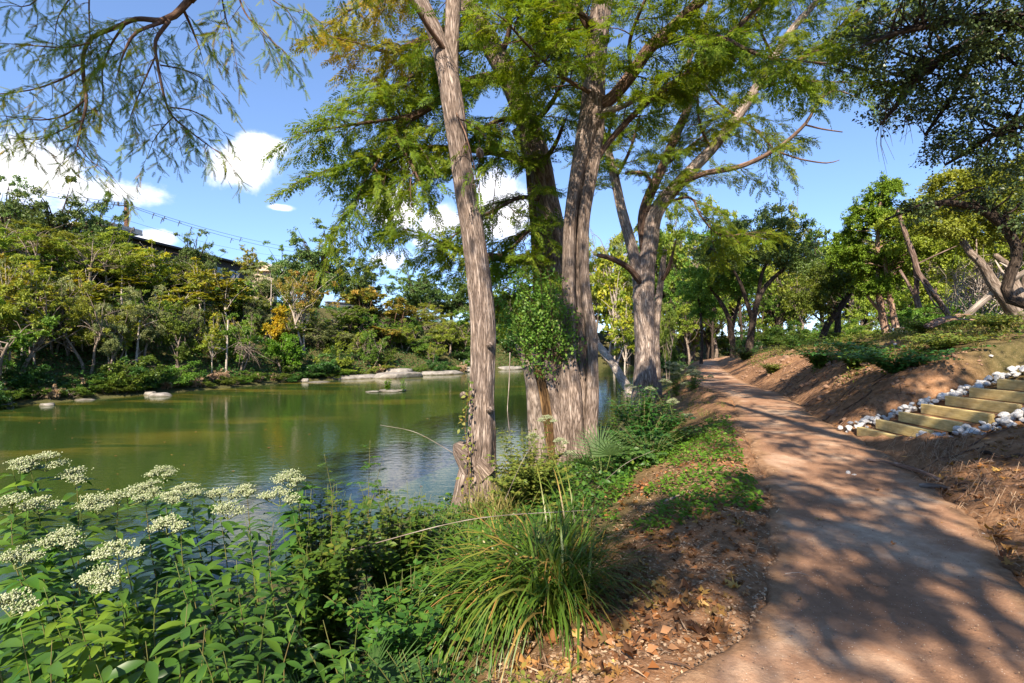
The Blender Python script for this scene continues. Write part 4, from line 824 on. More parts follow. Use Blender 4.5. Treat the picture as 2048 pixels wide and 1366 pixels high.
# limestone: ledge, slabs and boulders along the far waterline
def rock(seed,sx,sy,sz,n=3,flat=.0,rough=.22):
    import bmesh
    bm=bmesh.new(); bmesh.ops.create_icosphere(bm,subdivisions=n,radius=1); V=np.array([v.co[:] for v in bm.verts]); F=np.array([[v.index for v in f.verts] for f in bm.faces]); bm.free()
    r=RNG(seed); 
    for k in range(9):   # knock flats into it
        d=nrm(r.normal(size=3)); c=r.uniform(.62,.92); q=V@d; V=V-np.maximum(q-c,0)[:,None]*d*.9
    nz=fbm(V[:,0]*1.6+seed,V[:,1]*1.6+V[:,2]*1.3,seed,3); V=V*(1+rough*nz)[:,None]
    if flat: V[:,2]=np.clip(V[:,2],-1,flat)+.06*fbm(V[:,0]*3,V[:,1]*3,seed,2)
    g=Geo(); g.add(V*[sx,sy,sz],None,F); return g
for i,(px,py,d,w,h,lab) in enumerate(((320,797,30,46,15,'pale flat topped boulder half in the water under the thicket'),(300,790,30.8,30,14,'shadowed round boulder behind the pale flat topped one'),(95,812,25.6,28,12,'squared pale block at the outer waterline'),(5,798,25.4,36,12,'pale slab at the very end of the far bank'),(610,760,40.5,20,16,'round pale boulder below the soapberry trunk'),(935,712,56,22,26,'leaning grey slab behind the slim trunk on the far shore'),(640,768,40.2,50,5,'thin low slab lying at the foot of the soapberry'),(170,806,28,40,8,'dark low boulder in the shade of the thicket'))):
    p=P(px,py,d); zz=max(WATER-.02,on(p[0],p[1])-.02); o=rock(300+i,w/FPX*d*.5,w/FPX*d*.42,h/FPX*d*.62,3,.75).build('limestone_boulder',M['limestone']); o.location=(p[0],p[1],zz); tag(o,lab,'boulder')
for i,(px,d,w,dep,th,lab) in enumerate(((705,44.6,4.6,2.4,.55,'broad limestone ledge sloping into the water below the dead shrub'),(795,45.6,4.8,2.6,.75,'thick pale limestone ledge with a raised slab behind the river islet'),(800,47.2,2.6,1.5,1.25,'upper limestone slab lying on the thick pale ledge'),(885,50.2,4.6,2.2,.6,'long thin limestone shelf beside the slim trunk'),(958,55,3.4,2.,.9,'stepped limestone shelf half hidden by the slim trunk'),(1020,59,3.6,2.,.6,'pale limestone shelf seen between the two nearest trunks'))):
    p=P(px,683,d); o=rock(330+i,w*.55,dep*.6,th,3,.55,.18).build('limestone_ledge',M['limestone']); o.location=(p[0],p[1],WATER+.02); o.rotation_euler=(0,0,.75); tag(o,lab,'rock ledge')
# little islet with weeds
p=P(778,785,32.6)
for i,(dx,dy,sx,sy,sz,lab) in enumerate(((0,0,.75,.45,.16,'flat pebbly rock of the small river islet'),(-1.0,-.2,.45,.3,.09,'small rock awash beside the islet'),(.6,.4,.4,.3,.12,'pale rock at the tip of the islet'),(-.3,.5,.5,.3,.14,'brown rock behind the islet weeds'))):
    o=rock(350+i,sx,sy,sz,3,.7).build('islet_rock',M['limestone']); o.location=(p[0]+dx,p[1]+dy,WATER+.02); tag(o,lab,'rock')
for dx,h,lab in ((-.1,.62,'clump of bright green weeds growing on the river islet'),(.9,.78,'single upright green weed at the tip of the river islet')):
    tips=[(p[0]+dx+rf.normal(0,.16),p[1]+rf.normal(0,.12),WATER+.15+h*rf.uniform(.6,1.2)) for _ in range(16 if dx<0 else 4)]
    leafy('islet_weed',lab,'plant',(p[0]+dx,p[1],WATER+.12),tips,rf,M['bright'],.16,26,.1,LEAF_S,tint=.5,r0=.008)
# ---------------------------------------------------------------- buildings, pole and cables above the far bank
def box(g,x0,x1,y0,y1,z0,z1):
    V=np.array([[x,y,z] for z in(z0,z1) for y in(y0,y1) for x in(x0,x1)]); g.add(V,[[0,2,3,1],[4,5,7,6],[0,1,5,4],[2,6,7,3],[0,4,6,2],[1,3,7,5]])
def obox(g,a,b,dep,z0,z1,zb=None):   # wall line from a to b (x,y), pushed back by dep away from the viewer
    a=np.array(a,float);b=np.array(b,float);n=np.array([-(b-a)[1],(b-a)[0]]);n=n/np.linalg.norm(n)*dep
    zb=z1 if zb is None else zb
    V=[[*a,z0],[*b,z0],[*(b+n),z0],[*(a+n),z0],[*a,z1],[*b,zb],[*(b+n),zb],[*(a+n),z1]]
    g.add(np.array(V),[[0,3,2,1],[4,5,6,7],[0,1,5,4],[1,2,6,5],[2,3,7,6],[3,0,4,7]])
M['darkwood']=plain('dark_stained_boards',(.03,.026,.026),.8,1.5,.3,.2); M['redwall']=plain('red_board_wall',(.33,.12,.07),.8,1.,.15,.1)
M['brick']=plain('red_brick',(.36,.17,.10),.9,5.,.2,.2); M['roofm']=plain('pale_metal_roof',(.52,.48,.42),.5,1.,.1,0); M['tan']=plain('tan_stucco',(.55,.42,.30),.9,1.,.1,.1)
M['gwall']=plain('grey_garden_wall',(.15,.145,.14),.9,2.,.15,.2); M['pane']=plain('window_glass',(.10,.17,.22),.08,.5,.1,0); M['white']=plain('white_paint',(.75,.75,.74),.6,1.,.05,0)
A=P(232,683,52)[:2]; B=P(505,683,75)[:2]; dv_=(B-A)/np.linalg.norm(B-A)
r=empty('bluff_building','long dark wooden building running along the bluff top','building',(*A,7.5)); g=Geo(); obox(g,A,B,7,6.5,12.3); o=g.build('wall',M['darkwood'],r,False); o.location=-Vector(r.location)
g=Geo(); n_=np.array([-dv_[1],dv_[0]]); obox(g,A-dv_*.8-n_*.9,B+dv_*.8-n_*.9,8.6,12.32,12.55); o=g.build('roof',M['darkwood'],r,False); o.location=-Vector(r.location)
for t0,t1 in ((.60,.65),(.66,.71),(.78,.82),(.83,.86),(.40,.45)):
    g=Geo(); a=A+(B-A)*t0-n_*.05; b=A+(B-A)*t1-n_*.05; obox(g,a,b,.2,9.6,11.4); o=g.build('window',M['pane'],r,False); o.location=-Vector(r.location)
A2_=P(205,683,55)[:2]; B2_=P(262,683,58)[:2]
r=empty('cabin','red walled cabin with pale roof beside the utility pole','building',(*A2_,8)); g=Geo(); obox(g,A2_,B2_,4,8,13.55); o=g.build('wall',M['redwall'],r,False); o.location=-Vector(r.location)
d_=(B2_-A2_)/np.linalg.norm(B2_-A2_); m_=np.array([-d_[1],d_[0]]); g=Geo(); obox(g,A2_-d_*.6-m_*.7,B2_+d_*.8-m_*.7,5.4,14.3,14.5,13.75); obox(g,A2_-d_*.6-m_*.75,B2_+d_*.8-m_*.75,.06,13.9,14.42,13.62); o=g.build('roof',M['roofm'],r,False); o.location=-Vector(r.location)
A3=P(470,683,84)[:2]; B3=P(548,683,86)[:2]
r=empty('gabled_house','tan gabled house with pale roof behind the long dark building','house',(*A3,8)); g=Geo(); obox(g,A3,B3,6,8,13.4); o=g.build('wall',M['tan'],r,False); o.location=-Vector(r.location)
g=Geo(); e=(B3-A3); f_=P(525,683,85)[:2]
g.add(np.array([[*(f_+[-2.2,-.3]),13.3],[*(f_+[2.4,-.3]),13.3],[*(f_+[0.1,-.3]),14.6],[*(f_+[-2.2,6]),13.3],[*(f_+[2.4,6]),13.3],[*(f_+[.1,6]),14.6]]),[[0,3,5,2],[1,2,5,4],[0,1,4,3]],[[0,2,1],[3,4,5]]); o=g.build('gable',M['tan'],r,False); o.location=-Vector(r.location)
g=Geo(); 
for s_,x_ in ((-1,-2.8),(1,3.)):
    a=np.array([*(f_+[.1,-.7]),14.75]); b=np.array([*(f_+[x_,-.7]),13.25]); u_=np.array([0,7.5,0]); t_=np.array([0,0,.16]); g.add(np.array([a,b,b+u_,a+u_,a+t_,b+t_,b+u_+t_,a+u_+t_]),[[0,1,2,3],[4,7,6,5],[0,4,5,1],[1,5,6,2],[2,6,7,3],[3,7,4,0]])
obox(g,A3-[1,1.2],np.array([*(f_+[-2.5,-1.2])]),7,13.3,13.5); o=g.build('roof',M['roofm'],r,False); o.location=-Vector(r.location)
A4=P(655,683,60)[:2]; B4=P(712,683,63)[:2]; g=Geo(); obox(g,A4,B4,.5,4.2,6.2); r=empty('garden_wall','low grey garden wall under the tallest oak','wall',(*A4,5)); o=g.build('masonry',M['gwall'],r,False); o.location=-Vector(r.location)
g=Geo(); d_=(B4-A4)/np.linalg.norm(B4-A4); m_=np.array([-d_[1],d_[0]]); obox(g,A4-m_*.1-d_*.1,B4-m_*.1+d_*.1,.7,6.2,6.33); o=g.build('coping',M['gwall'],r,False); o.location=-Vector(r.location)
A5=P(12,683,53)[:2]; B5=P(60,683,53)[:2]; r=empty('brick_house','corner of a red brick house showing between the dark oaks','house',(*A5,8)); g=Geo(); obox(g,A5,B5,5,7,14.3); o=g.build('wall',M['brick'],r,False); o.location=-Vector(r.location)
g=Geo(); obox(g,A5-[.6,.6],B5+[.6,-.6],6.2,14.3,14.55); o=g.build('roof',M['roofm'],r,False); o.location=-Vector(r.location)
DP=57.5; p0=P(253,403,DP); M['pole']=barkmat('creosote_pole',(.09,.05,.035),(.17,.10,.07),(.24,.15,.11),14,.1,.4,.01); M['insul']=plain('dark_insulator',(.05,.05,.055),.5,3,.1,0)
r=empty('utility_pole','brown wooden utility pole rising behind the cabin roof','utility pole',(p0[0],p0[1],on(p0[0],p0[1])))
g=Geo(); tube(g,np.array([[p0[0],p0[1],z] for z in np.linspace(on(p0[0],p0[1])-.3,p0[2],8)]),np.linspace(.30,.22,8),14); o=g.build('pole',M['pole'],r); o.location=-Vector(r.location)
for dz,l in ((-.55,1.5),(-3.4,1.9)):
    g=Geo(); a=np.array([p0[0]-l*.45,p0[1]-.28,p0[2]+dz]); tube(g,np.vstack([a,a+[l,-.1,.1]]),.07,8); o=g.build('bracket',M['insul'],r); o.location=-Vector(r.location)
    for q in (0,.5,1.):
        g=Geo(); c=a+np.array([l*q,-.05,.05]); tube(g,np.vstack([c,c+[0,0,.2],c+[0,0,.4]]),[.10,.13,.07],8); o=g.build('insulator',M['insul'],r); o.location=-Vector(r.location)
g=Geo(); tube(g,np.vstack([p0+[.0,-.38,-4.3],p0+[0,-.38,-3.6]]),.26,12); o=g.build('transformer',M['insul'],r); o.location=-Vector(r.location)
def cable(ys_,lab,rad=.024,grp=None,spc=()):
    pts=[P(a,b,c) for a,b,c in ys_]; g=Geo(); C=[]
    for a,b in zip(pts[:-1],pts[1:]):
        u=np.linspace(0,1,14)[:,None]; C.append(a+(b-a)*u-np.array([0,0,1.])*.018*np.linalg.norm(b-a)*4*u*(1-u))
    C=np.vstack([C[0]]+[c[1:] for c in C[1:]]); tube(g,C,rad,5); r=empty('power_cable',lab,'cable',pts[0]); o=g.build('wire',M['insul'],r); o.location=-Vector(r.location)
    for f in spc:
        i=f*(len(C)-1); a=C[int(i)]+(C[min(int(i)+1,len(C)-1)]-C[int(i)])*(i-int(i)); g=Geo(); tube(g,np.vstack([a,a+[-.15,0,-.35],a+[-.25,0,-.7]]),[.05,.05,.03],5); tube(g,np.vstack([a+[-.1,0,-.2],a+[.25,0,-.3]]),[.04,.03],5); o=g.build('spacer',M['insul'],r); o.location=-Vector(r.location)
cable([(-60,350,46),(250,407,57.4),(620,500,97)],'uppermost black power cable running past the utility pole',spc=(.36,.40,.43,.46,.55,.57,.6,.75))
cable([(-60,364,46),(258,413,57.8),(620,508,97)],'second black power cable slung just under the uppermost one',spc=(.38,.42,.56,.62,.72))
cable([(140,418,54),(253,440,57.2),(560,512,88)],'lowest thin cable fixed halfway down the utility pole',.016)
# ---------------------------------------------------------------- trees on and behind the hillside
def tree_custom(name,label,cat,stems,seed,leafm,barkm,crown,leaf=.14,per=200,nb=(3,3),clump=.6,tint=.45,nseg=12,conn=.66,group=None,flat=.75,open_=.3,extra=()):
    """stems: rows (px,py,d,r); crown: list of (px,py,d,rx,ry,rz,n clumps) in metres"""
    rng=RNG(seed); wood=Geo(); g=Geo(); Q_=[]
    for rows in stems:
        q=spline(pxline(rows),.2); q[:,3]*=.74; tube(wood,q[:,:3],q[:,3],nseg,.5,fluted(seed,6,.06,0,1,.05)); Q_.append(q)
    AP=np.vstack(Q_); C=[]
    for (px,py,d,rx,ry,rz,n) in crown: C.append(blobs(rng,n,P(px,py,d),(rx,ry,rz),open_))
    C=np.vstack(C)
    for c in C[rng.permutation(len(C))[:max(8,int(len(C)*conn))]]:
        dd=np.linalg.norm(AP[:,:3]-c,axis=1)+np.maximum(AP[:,2]-c[2],0)*1.; i=np.argsort(dd)[rng.integers(0,3)]; b=AP[i]; r0=min(b[3]*.4,.03)
        if dd[i]>1.9 and rng.random()<.75: continue
        mid=(b[:3]+c)/2+rng.normal(0,.12*dd[i],3)*[1,1,.5]+[0,0,.08*dd[i]]; q=spline(np.vstack([[*b[:3],r0],[*mid,r0*.6],[*c,.006]]),.3); tube(wood,q[:,:3],q[:,3],5)
    per=int(per*1.15); pos,D,U,ci,t_=twig_leaves(rng,C,clump*rng.uniform(.6,1.3,len(C)),per,flat); n=len(pos)
    tn=np.clip(tint+rng.normal(0,.13,len(C))[ci]+rng.normal(0,.14,n),0,1); scatter(g,DIA_V,DIA_Q,None,pos,D,U,leaf*rng.uniform(.6,1.3,n),tn)
    b=AP[0,:3]; r=empty(name,label,cat,b,group); finish(r,[('trunk',wood,M[barkm]),('crown',g,M[leafm])]+[(n,e,M[m]) for n,e,m in extra]); return r
# background fill: distant woods down the path and over the hill, each tree its own object
PR['wood']=[mk('woodland_tree','green','bark_oak',seed=201+i,h=11,spread=3.8,tr=.2,n_clump=90,per=131,leaf=0.208,clear=.34,limbs=26,clump=.13,wander=.1) for i in range(3)]
PR['woodo']=[mk('woodland_tree','olive','bark_grey',seed=206+i,h=11,spread=3.8,tr=.2,n_clump=90,per=131,leaf=0.208,clear=.28,limbs=26,clump=.13,wander=.1) for i in range(2)]
wl=((1345,62,400,120,'woodo','tall pale olive tree peeping out behind the many-stemmed cypress'),(1420,70,410,150,'woodo','hazy olive tree over the far end of the path'),(1480,58,420,130,'wood','woodland tree over the bend of the path'),
 (1370,50,520,120,'wood','shaded woodland tree close behind the many-stemmed cypress'),(1425,46,545,110,'wood','shaded woodland tree over the far path'),(1560,66,415,160,'woodo','far olive tree behind the dark forked oak'),(1640,60,440,170,'wood','far tree behind the juniper'),
 (1600,44,520,130,'woodo','yellow green tree on the hill between oak and juniper'),(1700,52,470,150,'woodo','far olive tree behind the juniper crown'),(1850,50,430,200,'woodo','far yellow tree behind the leaning trunk'),(1960,42,420,200,'woodo','far yellow tree behind the fallen trunk'),(2060,40,430,190,'wood','far tree beyond the top of the timber steps'),
 (1230,60,470,110,'yellow','yellow sycamore on the near bank behind the double trunk'),(1250,48,600,80,'yellow','leaning yellow sycamore over the water behind the double trunk'),(1335,40,600,60,'green','small green tree tucked beside the many-stemmed cypress'),
 (1900,62,460,180,'wood','far green tree beyond the hilltop thicket'),(1780,64,450,170,'woodo','far olive tree rising over the hill crest'))
for t in wl: far(*t)
for i in range(46):
    px=rf.uniform(1270,2150); d=rf.uniform(58,110) if i<30 else rf.uniform(46,60); x=P(px,683,d)[0]
    if x<pathR(d)+1.5 and x>pathL(d)-1.5: continue
    if px>1500 and d<45: d+=14; x=P(px,683,d)[0]
    pr=PR['wood' if rf.random()<.4 else 'woodo'][rf.integers(2)]; h=rf.uniform(.6,1.05)
    if d<58: h*=.7
    plant(pr['name'],pr['parts'],x,d,rf.uniform(0,6.28),(h,h,h),'slim trunked tree in the shaded woods beyond the path','tree','trees in the woods beyond the path')
for i in range(34):
    px=1290+i*25+rf.uniform(-12,12); d=rf.uniform(56,78); x=P(px,683,d)[0]
    if pathL(d)-1.5<x<pathR(d)+1.5: continue
    pr=PR['woodo' if rf.random()<.6 else 'wood'][rf.integers(2)]; top=rf.uniform(420,520); h=(CAMZ+(683-top)/FPX*d-on(x,d))/11
    plant(pr['name'],pr['parts'],x,d,rf.uniform(0,6.28),(h,h,h),'tree in the sunlit wood edge closing the view beyond the hillside','tree','trees of the sunlit wood edge')
for i in range(70):
    px=rf.uniform(1300,2120); d=rf.uniform(22,66); x=P(px,683,d)[0]
    if pathL(d)-1.2<x<pathR(d)+1.6 or shore(d)+.5>x: continue
    k=('bush','darkbush','olivebush')[rf.integers(3)]; pr=PR[k][0]; h=rf.uniform(.5,1.1)*(1.5 if d>45 else 1)
    plant(pr['name'],pr['parts'],x,d,rf.uniform(0,6.28),(h*.9,h*.9,h*.75),'low leafy bush under the trees beyond the path','shrub','bushes under the trees beyond the path')
# dark forked oak right of the path
tree_custom('oak_tree','dark forked oak on the bank just right of the far path','tree',
 [[(1497,705,28,.30),(1503,660,28,.24),(1513,610,28,.21),(1530,575,28,.17),(1565,540,28,.12),(1610,510,28,.06)],[(1505,640,28,.18),(1492,600,28,.15),(1478,560,28,.12),(1452,520,28,.09),(1420,495,28,.05)],[(1513,610,28,.15),(1525,545,28,.12),(1548,500,28,.09),(1560,450,28,.05)]],
 211,'oak_far','bark_oak',[(1440,510,28,1.6,1.5,.9,16),(1545,455,28,2.2,1.8,1.3,30),(1600,520,28,1.8,1.6,.9,18),(1500,500,28,1.8,1.8,.9,16)],.125,350,clump=.55)
tree_custom('oak_tree','second dark oak with a slanting trunk beside the forked one','tree',
 [[(1466,715,30,.24),(1464,670,30,.2),(1455,630,30,.18),(1432,590,30,.14),(1405,560,30,.07)],[(1464,660,30,.14),(1476,610,30,.11),(1490,570,30,.07)]],212,'green','bark_oak',[(1410,560,30,1.7,1.5,1.,20),(1475,560,30,1.6,1.5,1.,18),(1440,480,31,1.8,1.6,1.2,18)],.125,320,clump=.55)
tree_custom('elm_tree','small thin trunked tree at the edge of the path bend','tree',[[(1402,728,33,.16),(1404,690,33,.12),(1402,640,33,.10),(1396,590,33,.06)]],213,'green','bark_oak',[(1395,580,33,1.6,1.4,1.1,20),(1420,620,33,1.,1.,.6,8)],.125,290,clump=.5)
# juniper and its neighbours
tree_custom('juniper_tree','bright green juniper with two pinkish leaning trunks','tree',
 [[(1773,665,19,.2),(1764,625,19,.165),(1757,580,19,.14),(1755,520,19,.11),(1758,430,19,.07),(1765,370,19,.03)],[(1792,655,18.6,.16),(1785,620,18.6,.13),(1777,570,18.6,.11),(1768,510,18.6,.08)],[(1764,625,19,.09),(1745,605,19,.07),(1725,580,19,.04)]],
 214,'juniper','bark_red',[(1765,390,19,.75,.7,.5,18),(1735,440,19,.9,.9,.7,26),(1790,450,19,.8,.8,.7,22),(1730,520,19,1.1,1.,.7,32),(1800,520,18.8,.8,.8,.6,20),(1765,570,18.8,.9,.8,.4,16),(1700,500,19.5,.7,.7,.6,14)],.075,460,clump=.27,flat=1.1,tint=.5)
tree_custom('elm_tree','dark leaning tree on the crest just beside the juniper','tree',
 [[(1640,690,22,.2),(1655,650,22,.18),(1685,610,22,.16),(1705,575,22,.14),(1715,540,22,.10)],[(1675,665,22.5,.19),(1678,620,22.5,.15),(1695,590,22.5,.1)]],215,'green','bark_oak',[(1660,560,22,1.1,1.1,.6,20),(1620,600,22,.9,.9,.5,14),(1690,540,22.5,1.,1.,.6,14)],.095,330,clump=.4)
tree_custom('elm_tree','pinkish trunk leaning across the gap beside the juniper','tree',
 [[(1898,632,16.5,.11),(1880,605,16.5,.105),(1852,565,16.5,.10),(1836,545,16.5,.10),(1828,515,16.5,.11),(1812,470,16.5,.095),(1795,420,16.5,.06)],[(1838,615,16.8,.12),(1832,590,16.8,.11),(1834,560,16.7,.10),(1830,530,16.6,.1)],[(1830,592,16.8,.07),(1812,560,16.9,.06),(1800,540,17,.05)],[(1836,545,16.5,.05),(1870,610,16.2,.03),(1885,620,16.,.02)]],
 216,'olive','bark_mauve',[(1800,440,17,.9,.9,.5,10),(1870,500,17.5,1.2,1.2,.7,26),(1880,430,18.,1.4,1.2,.8,30),(1940,500,17.,1.1,1.1,.6,22),(1850,585,17.5,.5,.5,.4,10)],.085,340,clump=.36,conn=.12,tint=.55)
tree_custom('oak_tree','gnarled multi-stemmed oak at the top of the bank by the steps','tree',
 [[(2048,640,12.5,.32),(2040,600,12.5,.24),(2025,560,12.5,.15),(2030,510,12.5,.12),(2020,450,12.5,.08)],[(2030,625,12.4,.24),(2010,595,12.3,.2),(1985,565,12.3,.16),(1965,530,12.3,.13),(1940,505,12.3,.11),(1925,480,12.3,.08)],[(2060,640,12.5,.3),(2058,560,12.5,.2),(2075,480,12.5,.14),(2090,400,12.5,.1)],[(2025,560,12.5,.1),(2010,525,12.4,.09),(1990,510,12.4,.07)]],
 217,'olive','bark_grey',[(1930,440,12.5,1.,1.,.6,22),(2010,420,12.5,1.2,1.2,.8,28),(1980,360,13,1.3,1.2,.6,26),(1900,380,13.5,.9,.9,.5,16),(2080,480,12.5,.9,.9,.8,14)],.075,360,clump=.33,conn=.4,tint=.5)
# fallen trunk resting across the crest
g=Geo(); q=spline(pxline([(1933,632,12.8,.085),(1955,612,12.6,.08),(1985,588,12.4,.075),(2015,565,12.1,.07),(2060,538,11.8,.06),(2120,500,11.5,.05)]),.15); tube(g,q[:,:3],q[:,3],14,.5,fluted(61,5,.05,0,1,.05))
r=empty('fallen_tree','straight grey fallen trunk propped diagonally on the hilltop','log',P(1933,632,12.8)); gb=Geo()
rb=RNG(62)
for a,b in (((2015,565,12.1),(1990,520,12.3)),((1985,588,12.4),(2000,540,12.2)),((2040,550,12),(2000,525,12))):
    tube(gb,np.vstack([P(*a),(P(*a)+P(*b))/2+rb.normal(0,.05,3),P(*b)]),[.035,.03,.012],6)
finish(r,[('trunk',g,M['deadwood']),('broken_branches',gb,M['deadwood'])])
g=Geo()
for rows in ([(1850,652,12.5,.05),(1880,643,12.5,.06),(1910,633,12.6,.05),(1940,630,12.7,.03)],[(1855,655,12.4,.03),(1870,640,12.5,.025),(1920,628,12.7,.02)],[(1862,655,12.3,.03),(1900,640,12.3,.03),(1950,640,12.4,.02)]):
    q=spline(pxline(rows),.1); tube(g,q[:,:3],q[:,3],8,.5,fluted(63,5,.1,0,1,.1))
tag(g.build('fallen_bough',M['bark_red']),'reddish splintered bough lying on the crest at the foot of the fallen trunk','log')
# tangle of bare grey twigs between the hilltop oaks
g=Geo()
for i in range(70):
    a=P(rb.uniform(1890,2040),rb.uniform(590,640),rb.uniform(13,17)); v=nrm([rb.normal(0,.6),rb.normal(0,.4),rb.uniform(.5,1.2)]); L=rb.uniform(.8,2.); u=np.linspace(0,1,6)[:,None]; c=a+v*L*u+rb.normal(0,.09*L,(6,3))*u; tube(g,c,np.linspace(.016,.005,6),4)
    for k in range(3): j=rb.integers(2,6); e=c[j]+rb.normal(0,.3,3); tube(g,np.vstack([c[j],e]),[.008,.003],3)
tag(g.build('bare_thicket',M['deadwood']),'tangle of bare grey twigs between the hilltop oak and the leaning trunk','thicket')
# pale house glimpsed through the twigs
b=P(1965,600,40); r=empty('pale_house','white walled house glimpsed through the bare twigs on the hilltop','house',(b[0],b[1],on(b[0],b[1]))); g=Geo(); z0=on(b[0],b[1]); obox(g,(b[0]-2.8,b[1]),(b[0]+4.,b[1]+.5),5,z0-.5,z0+1.2); o=g.build('wall',M['white'],r,False); o.location=-Vector(r.location)
g=Geo(); obox(g,(b[0]-3.4,b[1]-.7),(b[0]+4.6,b[1]-.2),6.4,z0+1.2,z0+1.4); o=g.build('roof',M['roofm'],r,False); o.location=-Vector(r.location)
g=Geo(); obox(g,(b[0]-1.6,b[1]-.05),(b[0]-.6,b[1]-.0),.1,z0+.2,z0+.9); o=g.build('window',M['pane'],r,False); o.location=-Vector(r.location)
# ---------------------------------------------------------------- live oak reaching over the path from the right
rng=RNG(71); wood=Geo(); g=Geo(); OD=9.
bo=np.array([11.8,6.4]); zo=on(*bo)
stems=[np.array([[bo[0],bo[1],zo-.3,.42],[bo[0]-.1,bo[1],zo+1.6,.32],[bo[0]-.5,bo[1]+.3,zo+3.,.26],[*P(2048,45,8.6),.16],[*P(1960,80,8.6),.13],[*P(1890,112,8.6),.11],[*P(1830,160,8.6),.08],[*P(1790,215,8.8),.05],[*P(1760,250,9),.02]]),
 np.vstack([[bo[0]-.1,bo[1],zo+1.3,.2],[*P(2060,610,9.5),.13],[*P(2035,500,9.6),.11],[*P(2000,445,9.6),.10],[*P(1950,415,9.6),.085],[*P(1890,405,9.6),.075],[*P(1830,415,9.6),.055],[*P(1770,440,9.6),.025]]),
 pxline([(2048,45,8.6,.12),(1960,40,8.2,.09),(1870,50,8,.07),(1780,70,7.8,.04),(1720,95,7.7,.02)]),
 pxline([(1960,80,8.6,.08),(1930,150,8.8,.06),(1900,200,9,.05),(1850,270,9.1,.03)]),
 pxline([(2060,230,9.2,.1),(2000,260,9.2,.07),(1940,300,9.2,.05),(1890,330,9.3,.03)]),
 pxline([(2048,45,8.6,.1),(2100,-60,8,.08),(2040,-160,7.2,.06),(1950,-230,6.4,.04)])]
AP=[]
for s_ in stems: q=spline(s_,.2); q[:,3]*=.78; tube(wood,q[:,:3],q[:,3],12,.5,fluted(72,5,.05,0,1,.05)); AP.append(q)
AP=np.vstack(AP); C=[]
for px,py,d,rx,ry,rz,n in ((1770,60,8.2,.8,1.1,.5,42),(1880,60,8.2,1.1,1.2,.6,60),(2000,60,8.4,1.1,1.2,.7,60),(1800,180,8.8,.65,.8,.45,34),(1900,190,8.8,.9,1.,.55,52),(2010,190,8.8,.9,1.,.7,52),(1950,290,9.2,.8,.9,.45,34),(2040,320,9.4,.7,.9,.6,34),(1890,290,9.2,.4,.5,.3,12),(2000,400,9.6,.6,.7,.3,16),(1840,420,9.6,.65,.5,.18,15),(1930,400,9.7,.6,.5,.22,14),(2060,440,9.4,.5,.6,.6,14),(1950,-60,7.5,1.6,1.2,.6,40),(2100,60,8,1.,1.2,1.,40)):
    C.append(blobs(rng,n,P(px,py,d),(rx,ry,rz),.15))
nview=sum(len(c) for c in C)
for cx,cy_,cz,rx,ry,rz,n in ((9.5,4.0,6.8,2.3,2.0,.8,36),(8.,1.5,6.2,2.2,2.0,.7,20)):
    C.append(blobs(rng,n,np.array([cx,cy_,cz]),(rx,ry,rz),.2))
C=np.vstack(C)
for c in C[rng.permutation(len(C))[:380]]:
    dd=np.linalg.norm(AP[:,:3]-c,axis=1); i=np.argsort(dd)[rng.integers(0,4)]; b=AP[i]; r0=min(b[3]*.4,.03)
    mid=(b[:3]+c)/2+rng.normal(0,.10*dd[i],3)+[0,0,.05]; q=spline(np.vstack([[*b[:3],r0],[*mid,r0*.6],[*c,.004]]),.25); tube(wood,q[:,:3],q[:,3],4)
pos,D,U,ci,t_=twig_leaves(rng,C,np.where(np.arange(len(C))<nview,.22,.42)*rng.uniform(.7,1.3,len(C)),54,.8,7); n=len(pos)
scatter(g,DIA_V*[1.1,1,1],DIA_Q,None,pos,D,U,np.where(ci<nview,.062,.13)*rng.uniform(.65,1.3,n),np.clip(.45+rng.normal(0,.2,n),0,1))
r=empty('live_oak','dark live oak with small leaves leaning its crown over the path from the hillside','tree',(*bo,zo)); finish(r,[('trunk',wood,M['bark_oak']),('crown',g,M['oak'])])
# bare twigs hanging from the oak
g=Geo()
for px,py,l in ((1762,240,.9),(1770,190,.7),(1812,230,.5)):
    a=P(px,py,8.8)
    for k in range(5):
        e=a+np.array([rng.normal(0,.14),rng.normal(0,.1),-l*rng.uniform(.5,1.1)]); tube(g,np.vstack([a,(a+e)/2+rng.normal(0,.05,3),e]),[.007,.005,.002],4)
o=g.build('dead_twigs',M['twig'],r); o.location=-Vector(r.location)

# pecan standing behind the viewer: its crown over the path gives the dappled shade
tp=np.array([4.6,-6.]); zt=on(*tp); wood=Geo(); g=Geo(); rng=RNG(81); st=[]
for rows in ([[*tp,zt-.3,.45],[tp[0]-.1,tp[1]+.1,zt+2.5,.34],[tp[0]-.6,tp[1]+.8,zt+5.5,.26],[2.8,-3.,zt+8.4,.16],[2.2,-1.,zt+10.5,.11],[1.6,1.,zt+12.5,.05]],[[tp[0]-.3,tp[1]+.5,zt+4.,.2],[3.9,-3.,zt+6.4,.14],[4.2,.2,zt+8.2,.08],[4.4,2.5,zt+9.6,.03]],[[tp[0]-.3,tp[1]+.5,zt+4.4,.2],[1.2,-5.,zt+6.6,.13],[-1.2,-4.,zt+7.6,.05]]):
    q=spline(np.array(rows),.3); tube(wood,q[:,:3],q[:,3],12,.5,fluted(82,6,.06,0,1,.05)); st.append(q)
AP=np.vstack(st); C=[]
